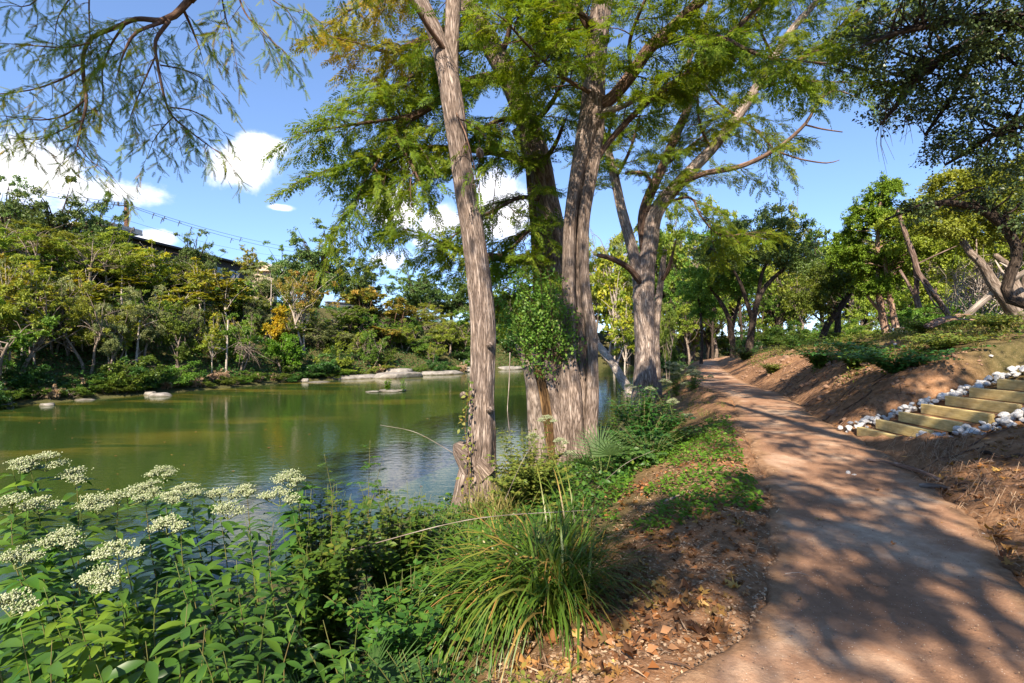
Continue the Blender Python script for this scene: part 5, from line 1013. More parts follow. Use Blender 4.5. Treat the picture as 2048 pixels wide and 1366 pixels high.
for cx,cy_,cz,rx,ry,rz,n in ((2.2,-3.5,8.2,2.6,2.6,1.1,42),(4.,.2,9.2,2.2,2.2,.9,34),(-.2,-4.5,7.8,2.0,2.,1.,24),(4.3,3.3,10.4,1.8,1.6,.7,22),(.4,-7.2,7.4,2.4,1.8,1.,24),(1.2,.2,8.6,1.6,1.6,.7,16),(5.2,-2.2,8.6,1.6,1.8,.9,22),(1.4,1.6,12.6,2.6,2.,1.2,34),(-1.2,.6,11.6,2.,1.8,1.,20),(3.6,2.8,13.8,2.2,1.8,1.,22),(-1.7,-4.6,7.2,1.2,1.2,.5,7)): C.append(blobs(rng,n,np.array([cx,cy_,cz]),(rx,ry,rz),.1))
C=np.vstack(C)
for c in C:
    dd=np.linalg.norm(AP[:,:3]-c,axis=1); i=np.argsort(dd)[rng.integers(0,4)]; b=AP[i]; r0=min(b[3]*.4,.05); mid=(b[:3]+c)/2+rng.normal(0,.1*dd[i],3)+[0,0,.1]; q=spline(np.vstack([[*b[:3],r0],[*mid,r0*.6],[*c,.006]]),.3); tube(wood,q[:,:3],q[:,3],4)
pos,D,U,ci,t_=twig_leaves(rng,C,.5*rng.uniform(.6,1.4,len(C)),100,.6,7); n=len(pos)
scatter(g,DIA_V,DIA_Q,None,pos,D,U,.15*rng.uniform(.6,1.3,n),np.clip(.45+rng.normal(0,.2,n),0,1))
r=empty('pecan_tree','tall pecan over the path behind the viewer with a broad crown','tree',(*tp,zt)); finish(r,[('trunk',wood,M['bark_grey']),('crown',g,M['green'])])
# ---------------------------------------------------------------- plants on the near bank
rn=RNG(301)
def gp(px,py,dz=0.):
    """where the view ray through a photo pixel meets the ground (measured once, kept as world coordinates)"""
    d=np.linspace(1.2,60,3000); x=(px-1024)/FPX*d; z=CAMZ+(683-py)/FPX*d; h=H(x,d)+dz; hit=z<h; i=max(int(np.argmax(hit)),1) if hit.any() else 700
    return np.array([x[i],d[i],float(H(x[i],d[i]))])
OCT=np.array([[1,0,0],[0,1,0],[-1,0,0],[0,-1,0],[0,0,1],[0,0,-1]])*1.; OCT_T=[[0,1,4],[1,2,4],[2,3,4],[3,0,4],[1,0,5],[2,1,5],[3,2,5],[0,3,5]]
FW_LEAF=leaf_shape(.165,.5,.045,5,([0,.12,.35,.6,.85,1],[.12,.5,1,.9,.4,0]))
def flower_head(g,gs,c,rad,rng,n=9,fl=34):
    """a flat-topped spray of many tiny white florets"""
    for k in range(n):
        a=k*2.4; q=rad*math.sqrt((k+.3)/n); e=c+np.array([math.cos(a)*q,math.sin(a)*q,rng.uniform(-.02,.02)-.25*q]); tube(gs,np.vstack([c-[0,0,rad*.9],(c-[0,0,rad*.6])*.4+e*.6,e-[0,0,.01]]),[.003,.002,.0015],3,.2,cap=False)
        p=e+rng.normal(0,1,(fl,3))*np.array([.030,.030,.010])*(rad/.1)**.5; s=rng.uniform(.0035,.0075,fl)
        V=p[:,None]+OCT[None]*s[:,None,None]*np.array([1,1,.9]); off=(np.arange(fl)*6)[:,None,None]; g.add(V.reshape(-1,3),None,(np.array(OCT_T)[None]+off).reshape(-1,3),tint=np.repeat(rng.random(fl),6))
def frostweed(tops,base,label,rng,leafsize=.17,head=.10,per_m=20,tint=.42,flowers=True,name='frostweed',lowcut=.12):
    r=leafy(name,label,'plant',base,[t for t in tops],rng,M['weed_leaf'],leafsize,per_m,lowcut,FW_LEAF,tint=tint,r0=.011,spread=1.)
    if flowers:
        for t in tops:
            g=Geo(); gs=Geo(); hs=head*rng.uniform(.8,1.2); t=np.asarray(t,float)
            for (dx,dy,dz,f) in ((0,0,.03,1.),(rng.uniform(-.16,-.08),rng.uniform(-.08,.08),-.03,.7),(rng.uniform(.08,.16),rng.uniform(-.08,.08),-.05,.65)):
                flower_head(g,gs,t+np.array([dx,dy,dz])*hs/.1,hs*f,rng,8)
                tube(gs,np.vstack([t-[0,0,hs*1.6],t+np.array([dx,dy,dz])*hs/.1-[0,0,hs*f*.8]]),.004,4,.2,cap=False)
            o=g.build('flower_head',M['floret'],r); o.location=-Vector(r.location); o2=gs.build('flower_stalks',M['stem'],r); o2.location=-Vector(r.location)
    return r
def groundbelow(p,toward=.25):
    x,y=p[0]+rn.uniform(-.1,.1),p[1]+toward; return (x,y,max(on(x,y),WATER-.3)-.03)
fl=(([(92,915,3.6),(150,945,3.7),(45,925,3.5)],'tallest frostweed at the far end of the flowering row with three white heads'),
 ([(25,1000,3.1),(75,1005,3.3)],'frostweed with two white heads cut by the picture edge below the tallest one'),
 ([(130,1070,2.9),(30,1110,2.7)],'frostweed with broad white heads over the yellow green leafy clump'),
 ([(235,1095,2.75),(205,1145,2.6)],'frostweed whose large creamy head stands lowest above the leafy clump'),
 ([(190,1000,3.4),(255,985,3.55)],'frostweed with wide white heads leaning toward the river'),
 ([(300,972,3.9),(345,990,3.8)],'frostweed in the middle of the flowering row'),
 ([(330,938,4.3)],'slender frostweed with a small white top standing above the row'),
 ([(375,975,4.2),(440,985,4.3)],'frostweed with drooping greyish heads beyond the slender one'),
 ([(333,1045,3.0)],'upright dark stemmed frostweed with a grey white head before the water gleam'),
 ([(492,978,4.3)],'frostweed with one head at the edge of the bright water gleam'),
 ([(582,950,4.0),(560,985,3.9)],'frostweed with a tall narrow white spike at the inner end of the row'),
 ([(22,1200,2.45)],'short frostweed with a white head low at the picture edge'),
 ([(455,1015,3.7)],'leafy frostweed with thin stem in front of the bright water gleam'))
for tp,lab in fl:
    T=[P(*t) for t in tp]; frostweed(T,groundbelow(T[0]),lab,rn,.22,.056 if len(tp)>1 else .048,29)
def leafy_front(pxs,lab,size=.18,tint=.5,per=26,name='leafy_weed',base_dz=.2,lm=None,shape=None,pin=0,sp=.9,nst=1):
    T=[P(*t) for t in pxs]; c=np.mean(T,axis=0); return leafy(name,lab,'plant',groundbelow(c,base_dz),T,rn,lm or M['weed_leaf'],size,per,.08,shape or FW_LEAF,tint=tint,r0=.009,spread=sp,pin=pin)
leafy_front([(170,1165,2.55),(110,1190,2.5),(235,1200,2.5),(290,1175,2.6),(60,1170,2.5),(150,1230,2.35)],'yellow green leafy clump with drooping long leaves below the white heads',.19,.8,24)
leafy_front([(40,1260,2.2),(-30,1230,2.3),(100,1290,2.15)],'dark large leaved weed in the bottom corner by the water',.2,.25,24)
leafy_front([(300,1290,2.2),(235,1310,2.1),(350,1260,2.3),(390,1215,2.5)],'broad leaved weed hanging toward the viewer in the middle of the front row',.2,.4,24)
leafy_front([(430,1180,2.7),(480,1120,2.9),(520,1200,2.6),(400,1130,2.9),(350,1120,2.9)],'dark green weed clump in front of the water gleam',.17,.3,24)
leafy_front([(560,1050,3.3),(530,1090,3.2),(600,1090,3.2),(505,1030,3.5)],'dark upright weed with lance leaves beside the water gleam',.15,.35,26)
leafy_front([(470,1290,2.3),(540,1310,2.25),(600,1260,2.45),(420,1300,2.2)],'low dark weeds at the front edge below the water gleam',.15,.3,26)
leafy_front([(640,1240,2.6),(690,1290,2.4),(580,1200,2.7),(740,1250,2.6)],'shaded low weeds in front of the fine leaved shrub',.12,.35,30)
SM=leaf_shape(.30,.18,.06,4)
def shrub(pxs,lab,base_py,size,tint,per,lm,n,jit,name='bank_shrub',shape=None,pin=0):
    T=[]
    for i in range(n):
        px,py,d=pxs[i%len(pxs)]; T.append(P(px+rn.normal(0,jit),py+abs(rn.normal(0,jit*.6)),d+rn.normal(0,.15)))
    c=np.mean(T,axis=0); x,y=base_py; b=(x,y,on(x,y)-.03)
    return leafy(name,lab,'shrub',b,T,rn,M[lm],size,per,.08,shape or SM,tint=tint,r0=.008,spread=.95,pin=pin)
shrub([(640,965,4.3),(700,985,4.2),(600,1020,4.1),(680,1060,3.8),(620,1100,3.7)],'fine leaved shrub between the frostweed row and the sedge clump',(-1.5,4.1),.085,.5,38,'shrub_leaf',70,32)
shrub([(790,965,4.8),(845,985,4.6),(760,1000,4.5),(720,1050,4.2),(880,1000,4.9)],'leafy shrub behind the sedge clump toward the water',(-1.0,4.7),.085,.55,38,'shrub_leaf',66,32)
shrub([(760,1150,3.6),(820,1120,3.9),(700,1180,3.3),(780,1230,3.1),(840,1210,3.3)],'shady shrub pressed against the outer side of the sedge clump',(-.75,3.6),.08,.35,36,'shrub_leaf',40,34)
shrub([(900,1050,5.2),(960,1020,5.6),(880,1000,5.6)],'low bright shrub at the foot of the slim trunk',(-.5,5.4),.07,.6,32,'shrub_leaf',28,26)
shrub([(860,1290,2.8),(920,1310,2.7),(790,1300,2.6),(960,1330,2.6)],'grey green trailing weeds below the sedge clump',(-.45,2.75),.05,.3,36,'dark_leaf',20,34)
shrub([(1020,1330,2.5),(1090,1345,2.45),(1150,1300,2.6)],'small low weeds among the dead leaves at the front edge',(.12,2.55),.045,.7,30,'lit_leaf',8,22,name='low_weed')
# compound-leaved saplings
leafy_front([(722,880,5.0)],'tall pecan sapling with a feathery top against the green water',.062,.35,9,'pecan_sapling',.1,M['shrub_leaf'],SM,6,.9)
leafy_front([(655,905,5.2),(770,910,5.1)],'pair of feathery pecan shoots beside the tall sapling',.055,.45,9,'pecan_sapling',.1,M['shrub_leaf'],SM,6,.9)
leafy_front([(820,960,5.0),(870,985,4.8)],'feather leaved shrub leaning toward the slim trunk',.06,.35,9,'pecan_sapling',.1,M['shrub_leaf'],SM,6,.9)
leafy_front([(600,975,4.6),(545,1010,4.4)],'feather leaved shoots just inside the frostweed row',.055,.5,9,'pecan_sapling',.1,M['shrub_leaf'],SM,5,.9)
# plants between and below the big trunks
shrub([(1045,850,8.4),(1090,880,8.1),(1020,900,7.9),(1115,915,7.6),(1060,925,7.4),(1010,950,7.2)],'sunny light green vine tangle between the two nearest trunks',(.25,8.0),.085,.4,34,'lit_leaf',130,26,name='vine_tangle')
shrub([(1150,990,7.4),(1200,1000,7.2),(1110,1010,7.0)],'low light green vines below the foot of the double trunk',(.95,7.2),.07,.45,34,'lit_leaf',80,28,name='vine_tangle')
T=[P(1095,835,8.9),P(1065,870,8.7),P(1120,880,8.6),P(1080,800+60,8.9)]; frostweed(T[:3],(.45,8.7,on(.45,8.7)),'frostweed with pale green heads in front of the double trunk base',rn,.12,.07,26,.55)
T=[P(1140,905,8.2)]; frostweed(T,(.85,8.3,on(.85,8.3)),'thin frostweed standing right before the double trunk',rn,.10,.05,24,.6)
shrub([(1240,790,10.6),(1290,765,11.),(1330,795,10.6),(1260,840,10.),(1310,850,9.8),(1225,860,9.6),(1355,820,10.4)],'big dark bushy shrub right of the double trunk',(2.6,10.2),.11,.42,30,'dark_leaf',120,24)
shrub([(1240,890,8.6),(1265,925,8.2),(1220,915,8.4),(1285,895,8.6)],'dark glossy creeper heaped beside the palmetto',(1.85,8.4),.10,.35,30,'dark_leaf',44,20,name='creeper')
shrub([(1250,850,8.9),(1305,865,8.7),(1360,880,8.9),(1395,850,9.6),(1225,890,8.4),(1290,905,8.2)],'leafy dark green shrub filling the bank between the creeper and the path',(2.35,8.7),.095,.5,32,'dark_leaf',110,24)
shrub([(1330,930,8.4),(1370,900,9.0),(1350,960,7.8)],'green weeds along the path shoulder beside the dark shrub',(2.65,8.4),.06,.5,30,'shrub_leaf',44,26)
T=[P(1300,775,13.),P(1345,800,12.5),P(1260,770,13.4),P(1380,830,11.5),P(1330,760,14)]; frostweed(T,(4.0,12.8,on(4.,12.8)),'frostweed thicket with pale heads below the many-stemmed cypress',rn,.13,.07,22,.5)
for i,(px,py,d,lab) in enumerate(((1350,722,18.5,'rounded frostweed bush with pale tops at the path bend'),(1385,735,17.8,'smaller frostweed bush leaning over the path bend'))):
    T=[P(px+rn.normal(0,16),py+abs(rn.normal(0,12)),d+rn.normal(0,.3)) for _ in range(16)]; x,y=P(px,683,d)[:2]; frostweed(T,(x,y,on(x,y)),lab,rn,.14,.06,16,.55)
for px,py,d,lab in ((1255,755,19,'slender shrub between the double trunk and the path-side cypress'),(1225,790,16,'waterside shrub just right of the double trunk')):
    x,y=P(px,683,d)[:2]; shrub([(px,py,d),(px+25,py+25,d),(px-15,py+35,d)],lab,(x,y),.11,.5,20,'shrub_leaf',18,14)
# ivy and young shoots clothing the double trunk
rng=RNG(310); g=Geo(); gs=Geo(); tv,tq=leaf_shape(.3,.15,.05,3); pos=[]
for i in range(64):
    a=P(rng.uniform(1085,1130),rng.uniform(690,735),11.9); e=P(np.clip(rng.normal(1078,46),985,1165),rng.uniform(535,725),11.6+rng.uniform(-.4,.5)); m=(a+e)/2+rng.normal(0,.12,3); q=spline(np.vstack([a,m,e]),.06); tube(gs,q,np.linspace(.010,.003,len(q)),4,.4)
    k=int(len(q)*rng.uniform(1.5,6.5)); j=rng.integers(len(q)//4,len(q),k); pos.append(q[j]+rng.normal(0,.09,(k,3)))
pos=np.vstack(pos); n=len(pos); scatter(g,tv,tq,None,pos,nrm(rng.normal(0,.8,(n,3))-[0,.2,.3]),nrm(UP*.6+rng.normal(0,.5,(n,3))-[0,.5,0]),.075*rng.uniform(.5,1.3,n),np.clip(.4+rng.normal(0,.25,n),0,1))
r=empty('leafy_shoots','dense green leafy shoots sprouting from the side of the double trunk','shoots',P(1105,720,11.9)); finish(r,[('stems',gs,M['twig']),('leaves',g,M['green'])])
g=Geo(); gs=Geo(); q=spline(np.vstack([P(935,985,8.85),P(938,920,8.85),P(930,850,8.9),P(938,790,8.95),P(936,765,9.)]),.06); tube(gs,q,np.linspace(.012,.004,len(q)),5); n=90; j=rng.integers(0,len(q),n); pos=q[j]+rng.normal(0,.05,(n,3)); scatter(g,tv,tq,None,pos,nrm(rng.normal(0,1,(n,3))-[.5,.3,.3]),nrm(rng.normal(0,.5,(n,3))+[0,-.6,.5]),.075*rng.uniform(.6,1.3,n),rng.uniform(.2,1,n))
r=empty('climbing_vine','thin leafy vine climbing the river side of the slim trunk','vine',P(935,985,8.85)); finish(r,[('stem',gs,M['twig']),('leaves',g,M['lit_leaf'])])
g=Geo(); q=spline(np.vstack([P(1020,705,9.8),P(1018,770,9.8),P(1015,820,9.8),P(1019,862,9.8)]),.1); tube(g,q,np.linspace(.012,.006,len(q)),5); tag(g.build('hanging_vine',M['deadwood']),'bare grey vine dangling over the water between the two nearest trunks','vine')
for lx,lab in (((960,250),(968,470)),'long thin vine hanging behind the slim trunk'),(((1000,300),(985,520)),'thin vine hanging from the river limb between the trunks'):
    g=Geo(); q=spline(np.vstack([P(*lx[0],13),P((lx[0][0]+lx[1][0])/2-6,(lx[0][1]+lx[1][1])/2,13),P(*lx[1],13)]),.2); tube(g,q,.012,5); tag(g.build('hanging_vine',M['twig']),lab,'vine')
# sedge clump and other blades
def blades(g,base,n,l,w,rng,spread=.12,arch=1.,az=(0,6.283),tint=.4,tvar=.22,dry=.08,up=(.5,1.3),seg=9):
    a=rng.uniform(*az,n); el=rng.uniform(*up,n); L=l*rng.uniform(.6,1.15,n); b=np.asarray(base)[None]+np.stack([rng.normal(0,spread,n),rng.normal(0,spread,n),0*a],-1)
    h=np.stack([np.cos(a),np.sin(a),0*a],-1); dr=rng.uniform(.55,1.5,n)*arch; u=np.linspace(0,1,seg)
    C=b[:,None]+h[:,None]*(L*np.cos(el))[:,None,None]*(u*(1-.25*dr[:,None]*u**2.5+.0*u))[...,None]+UP*((L*np.sin(el))[:,None]*u-(dr*L)[:,None]*.55*u**2.4)[...,None]
    C=C+h[:,None]*(dr*L*.28)[:,None,None]*(u**2)[None,:,None]
    s=np.cross(h,UP); tw=rng.normal(0,.35,n); s=nrm(s+UP*tw[:,None]*.6); W=(w*rng.uniform(.6,1.2,n))[:,None]*np.minimum(1,np.minimum(u*6+.5,(1-u)**.6*1.5))[None]
    V=np.stack([C-s[:,None]*W[...,None],C+s[:,None]*W[...,None]+UP*W[...,None]*.4],2); i=np.arange(n)[:,None]*seg*2+np.arange(seg-1)[None]*2
    Q=np.stack([i,i+1,i+3,i+2],-1).reshape(-1,4); tn=np.clip(tint+rng.normal(0,tvar*.5,n),0,.62); tn=np.where(rng.random(n)<dry,rng.uniform(.75,1,n),tn); g.add(V.reshape(-1,3),Q,None,tint=np.repeat(tn,seg*2))
g=Geo(); b0=gp(1088,1240); 
for i,(dx,dy) in enumerate(((0,0),(-.18,.15),(.12,.2),(-.35,.05),(-.1,.4),(-.45,.35),(.1,-.15))):
    x,y=b0[0]+dx,b0[1]+dy; blades(g,(x,y,on(x,y)-.02),200,1.3,.0078,rng,.09,1.25,tint=.42,dry=.12,up=(1.0,1.54))
r=empty('sedge_clump','large arching sedge clump of long green blades with some yellow ones','grass clump',tuple(b0)); finish(r,[('blades',g,M['blade'])])
g=Geo()
for px,py in ((985,1030),(1030,1020),(950,1050),(1010,1060)):
    b=gp(px,py); blades(g,b-[0,0,.02],70,.95,.006,rng,.12,.7,tint=.45,dry=.2,up=(1.,1.55))
r=empty('tall_grass','tall thin grass stalks at the foot of the slim trunk','grass clump',tuple(gp(985,1030))); finish(r,[('blades',g,M['grass'])])
g=Geo(); b=gp(1150,1130)
blades(g,b-[0,0,.02],40,1.15,.007,rng,.14,.75,tint=.55,dry=.35,up=(1.1,1.55)); r=empty('tall_grass','few tall yellowing blades rising from the inner edge of the sedge clump','grass clump',tuple(b)); finish(r,[('blades',g,M['blade'])])
for (a,b,lab) in (((1010,1000,6.4),(1085,860,6.2),'long dry stalk slanting before the hollow stump'),((905,905,6.6),(760,850,6.8),'long bent dry stalk reaching over the water'),((1195,975,7.5),(1310,900,7.2),'pale dry stalk slanting beside the palmetto'),((700,1100,3.9),(1180,1020,4.0),'long pale dead stem lying across the sedge clump')):
    g=Geo(); q=spline(np.vstack([P(*a),(P(*a)+P(*b))/2+[0,0,.08],P(*b)]),.08); tube(g,q,np.linspace(.0038,.002,len(q)),4); tag(g.build('dry_stalk',M['deadwood']),lab,'stalk')
# palmetto fans
def palmetto(px,py,d,lab,n=4,l=.75,seed=1):
    rg=RNG(seed); b=P(px,py,d); b[2]=on(b[0],b[1]); r=empty('palmetto',lab,'palm',tuple(b))
    for k in range(n):
        a=rg.uniform(0,2*pi); el=rg.uniform(.7,1.3); ax=np.array([math.cos(a)*math.cos(el),math.sin(a)*math.cos(el),math.sin(el)]); st=b+ax*l*rg.uniform(.5,.8); g=Geo(); gs=Geo(); tube(gs,np.vstack([b,(b+st)/2+[0,0,.02],st]),.006,5,.2)
        s=nrm(np.cross(ax,UP)+1e-6); 
        for t in np.linspace(-1.35,1.35,18):
            dd=nrm(ax*math.cos(t)+s*math.sin(t)); L=l*.62*(1-.12*abs(t)); nn=nrm(np.cross(dd,np.cross(s,ax))); V=[]; 
            for u,w in ((0,.003),(.3,.009),(.65,.007),(1,.0005)): V+=[st+dd*L*u+nn*w-[0,0,.12*L*u*u],st+dd*L*u-nn*w-[0,0,.12*L*u*u]]
            g.add(np.array(V),[[0,1,3,2],[2,3,5,4],[4,5,7,6]],tint=rg.random())
        o=g.build('fan_leaf',M['palm'],r); o.location=-Vector(r.location); o=gs.build('leaf_stalk',M['stem'],r); o.location=-Vector(r.location)
    return r
palmetto(1205,965,7.9,'palmetto with stiff green fans at the foot of the double trunk',5,.95,5)
palmetto(690,1240,2.9,'dark palmetto fans low in the shade of the fine leaved shrub',4,.55,6)
# small weed clumps on the hillside
def tufts(pts,l,w,n,rng,mat,name,lab,kind=None,cat=None,tint=.5,dry=.3,arch=.8,spread=.06,up=(.7,1.5),seg=5):
    g=Geo()
    for x,y in pts: blades(g,(x,y,on(x,y)-.02),n,l*rng.uniform(.6,1.3),w,rng,spread,arch,tint=tint,dry=dry,up=up,seg=seg)
    return tag(g.build(name,M[mat]),lab,cat,kind=kind)
pts=[]
while len(pts)<2300:
    y=rn.uniform(6,42); w=rn.uniform(.9,14); x=pathR(y)+w
    if x/y>1.35 or (6.5<y<9.2 and w<3.7): continue
    dn=fbm(np.array([x*.5]),np.array([y*.5]),91,3)[0]
    if dn+min(w-2.2,1.2)*.25>.0: pts.append((x,y))
tufts(pts,.30,.006,14,rn,'grass','grass','patchy dry and green grass on the hillside right of the path','stuff',tint=.4,dry=.35)
pts=[(pathL(y)-rn.uniform(.15,1.6)*(1 if y>10 else .7),y) for y in rn.uniform(9,36,260)]
tufts(pts,.22,.005,12,rn,'grass','grass','short grass along the river side of the far path','stuff',tint=.3,dry=.2)
for i,(px,py,lab,hh,wd,lm) in enumerate(((1790,735,'dark leafy weeds draped over the lip of the bank above the steps',.55,1.5,'dark_leaf'),(1710,725,'dull green weed patch on the bank left of the draped weeds',.5,1.2,'shrub_leaf'),(1640,665,'green bush at the foot of the dark leaning tree',.75,1.,'green'),(1700,650,'leafy green bush on the crest in front of the juniper',.6,1.,'green'),(1545,735,'light green grassy weed on the cut bank by the path bend',.35,.6,'lit_leaf'),(1490,710,'small bush beside the dark forked oak',.8,1.2,'dark_leaf'),(1590,690,'grey green bush on the slope behind the path bend',.7,1.4,'shrub_leaf'),(1850,640,'yellowish weed clump below the leaning trunk',.5,.8,'lit_leaf'),(2000,650,'weed clump by the foot of the hilltop oak',.4,.9,'lit_leaf'),(1880,690,'low weed patch on the sunny hilltop grass',.3,1.2,'lit_leaf'))):
    b=gp(px,py+10); T=[b+np.array([rn.normal(0,wd*.45),rn.normal(0,wd*.45),hh*rn.uniform(.5,1.15)]) for _ in range(64)]
    leafy('hillside_weed',lab,'plant',tuple(b),T,rn,M[lm],.10 if lm!='lit_leaf' else .08,30,.05,SM,tint=.45,r0=.005,spread=.95)
# creeping ground cover by the path shoulder
g=Geo(); n=6500; y=rn.uniform(4.8,10.5,n); x=pathL(y)-rn.uniform(.15,2.1,n)**1.0*np.interp(y,[4.8,6,8],[.55,.9,1.]); k=fbm(x*1.4,y*1.4,95,3)>-.05; x,y=x[k],y[k]; n=len(x)
pos=np.stack([x,y,H(x,y)+rn.uniform(.01,.13,n)],-1); scatter(g,SM[0],SM[1],None,pos,nrm(rn.normal(0,1,(n,3))*[1,1,.3]),nrm(UP+rn.normal(0,.3,(n,3))),.055*rn.uniform(.5,1.3,n),np.clip(.35+rn.normal(0,.2,n),0,1))
tag(g.build('ground_cover',M['bright']),'creeping small leaved ground cover spilling toward the path','ground cover',kind='stuff')
g=Geo(); n=22000; y=rn.uniform(2.3,14,n)**1.; L_=pathL(y); S_=shore(y); x=L_-(L_-S_)*rn.uniform(.28,1.,n); k=fbm(x*1.1,y*1.1,96,3)>-.25; x,y=x[k],y[k]; n=len(x)
pos=np.stack([x,y,H(x,y)+rn.uniform(.0,.28,n)],-1); scatter(g,SM[0],SM[1],None,pos,nrm(rn.normal(0,1,(n,3))*[1,1,.5]),nrm(UP+rn.normal(0,.45,(n,3))),.07*rn.uniform(.5,1.4,n),np.clip(.4+rn.normal(0,.22,n),0,1))
tag(g.build('undergrowth',M['shrub_leaf']),'dense low undergrowth covering the river bank under the trees','undergrowth',kind='stuff')

g=Geo(); q=spline(np.vstack([P(1190,682,25),P(1222,722,24.5),P(1248,765,24),P(1272,805,23.6)]),.2); tube(g,q,np.linspace(.16,.24,len(q)),14,.5,fluted(65,5,.08,0,1,.06))
r=empty('leaning_log','mottled log slanting from the bank over the water left of the path-side cypress','log',P(1272,805,23.6)); gb=Geo(); rg_=RNG(66)
for i in range(6):
    a=q[rg_.integers(0,len(q)//2)]; e=a+rg_.normal(0,.8,3)*[1,1,.3]+[-.4,0,1.]; tube(gb,np.vstack([a,(a+e)/2+rg_.normal(0,.1,3),e]),[.06,.04,.012],6)
finish(r,[('trunk',g,M['bark_pale']),('branches',gb,M['bark_pale'])])
# clods on the cut bank
g=Geo(); n=4200; y=3+rn.random(n)**1.2*20; x=pathR(y)+rn.uniform(.02,2.6,n)**1.; k=~((y>6.9)&(y<9.))&(fbm(x*1.5,y*1.5,102,3)>-.15); x,y=x[k],y[k]; n=len(x)
s_=.011*np.exp(rn.normal(0,.65,n))*np.clip(y/6,.8,2.2); V=np.stack([x,y,H(x,y)],-1)[:,None]+(OCT[None]*rn.uniform(.6,1.3,(n,6,1))+rn.normal(0,.18,(n,6,3)))*s_[:,None,None]*np.array([1.2,1,.7]); off=(np.arange(n)*6)[:,None,None]
g.add(V.reshape(-1,3),None,(np.array(OCT_T)[None]+off).reshape(-1,3)); tag(g.build('soil_clods',M['clod']),'crumbled brown clods of earth on the eroded bank','soil',kind='stuff')

g=Geo(); n=16000; y=rn.uniform(8.6,34,n); w=rn.uniform(.7,6.5,n); x=pathR(y)+w; k=(fbm(x*.75,y*.6,111,3)+np.clip(w-2,-1,1)*.12>.06)&(~((y<9.3)&(w<3.6))); x,y=x[k],y[k]; n=len(x)
pos=np.stack([x,y,H(x,y)+rn.random(n)**1.6*.26],-1); scatter(g,SM[0],SM[1],None,pos,nrm(rn.normal(0,1,(n,3))*[1,1,.6]),nrm(UP+rn.normal(0,.5,(n,3))),.06*rn.uniform(.5,1.5,n),np.clip(.4+rn.normal(0,.25,n),0,1))
tag(g.build('weeds',M['lit_leaf']),'straggling weeds and seedlings over the hillside beside the path','weeds',kind='stuff')
g=Geo()
for i in range(150):   # exposed roots in the cut bank
    y_=rn.uniform(3.5,20); w_=rn.uniform(.1,1.3); x_=float(pathR(y_))+w_
    if 6.6<y_<9.2: continue
    L_=rn.uniform(.2,.8); a_=rn.uniform(-.9,.9)+(pi if rn.random()<.7 else 0); u_=np.linspace(0,1,7); xx=x_+np.cos(a_)*L_*u_+rn.normal(0,.03,7); yy=y_+np.sin(a_)*L_*u_+rn.normal(0,.03,7); zz=H(xx,yy)+.004+.03*np.sin(u_*pi)*rn.random()-.03*u_**4
    tube(g,np.stack([xx,yy,zz],-1),np.linspace(.012,.003,7)*rn.uniform(.5,1.3),5,rn.random())
tag(g.build('exposed_roots',M['twig']),'thin exposed roots poking from the eroded cut bank','roots',kind='stuff')
# ---------------------------------------------------------------- timber steps, white rocks, litter
import bmesh
rs=RNG(401)
r=empty('timber_steps','yellowish treated timber steps climbing the bank beside the path','steps',(5.9,8.0,0.))
def beam(sx,sy,sz,bev,name,mat):
    bm=bmesh.new(); bmesh.ops.create_cube(bm,size=1); bmesh.ops.scale(bm,vec=(sx,sy,sz),verts=bm.verts); bmesh.ops.bevel(bm,geom=bm.edges[:],offset=bev,segments=2,affect='EDGES',profile=.6)
    me=bpy.data.meshes.new(name); bm.to_mesh(me); bm.free(); me.materials.append(mat); return me
yF=[8.78,8.70,8.63,8.56,8.53,8.49,8.47,8.45,8.44,8.44]; xL=[5.91,6.17,6.50,6.84,7.21,7.58,8.02,8.45,8.85,9.25]; LEN=[1.02,1.10,1.16,1.2,1.2,1.2,1.2,1.2,1.2,1.2]
M['infill']=M['soil']
for i in range(10):
    me=beam(.095,LEN[i],.16,.006,'riser',M['timber']); o=link('riser',me,r); o.location=Vector((xL[i]+.048,yF[i]-LEN[i]/2,.14*(i+1)-.08))-Vector(r.location); o.rotation_euler=(0,rs.normal(0,.008),rs.normal(0,.012))
    nx=xL[i+1] if i<9 else xL[i]+.4
    me=beam(nx-xL[i]-.10,LEN[i]-.02,.10,.004,'tread',M['soil']); o=link('tread',me,r); o.location=Vector(((xL[i]+.097+nx)/2,yF[i]-LEN[i]/2,.14*(i+1)-.075))-Vector(r.location)
# side rails hidden under the rocks are left out; rocks line both flanks
RK=[rock(420+i,1,rs.uniform(.7,.95),rs.uniform(.55,.8),3,0,.25).mesh('white_rock',M['whiterock']) for i in range(7)]
def put_rock(x,y,s,lab,grp,lift=0):
    o=link('white_rock',RK[rs.integers(7)],None,Vector((x,y,lift))); o.rotation_euler=(rs.normal(0,.3),rs.normal(0,.3),rs.uniform(0,6.28)); o.scale=(s,s*rs.uniform(.8,1.1),s*rs.uniform(.8,1.1)); tag(o,lab,'rock',grp)
for i in range(130):
    t=i/129; x=5.80+3.1*t+rs.normal(0,.05); y=np.interp(x,xL,yF)+.10+rs.uniform(0,.26)*(1-.3*t); s=rs.uniform(.028,.072); z=np.interp(x,[5.85,9.3],[0.03,1.38])+rs.uniform(-.02,.08); put_rock(x,y,s,'white rock lining the far flank of the timber steps','white rocks along the far flank of the steps',z)
for i in range(150):
    t=i/149; x=5.70+3.4*t+rs.normal(0,.06); y=np.interp(x,xL,np.array(yF)-np.array(LEN))-.02-rs.uniform(0,.34); s=rs.uniform(.028,.082); z=np.interp(x,[5.8,9.3],[0.03,1.34])+rs.uniform(-.02,.09); put_rock(x,y,s,'white rock lining the near flank of the timber steps','white rocks along the near flank of the steps',z)
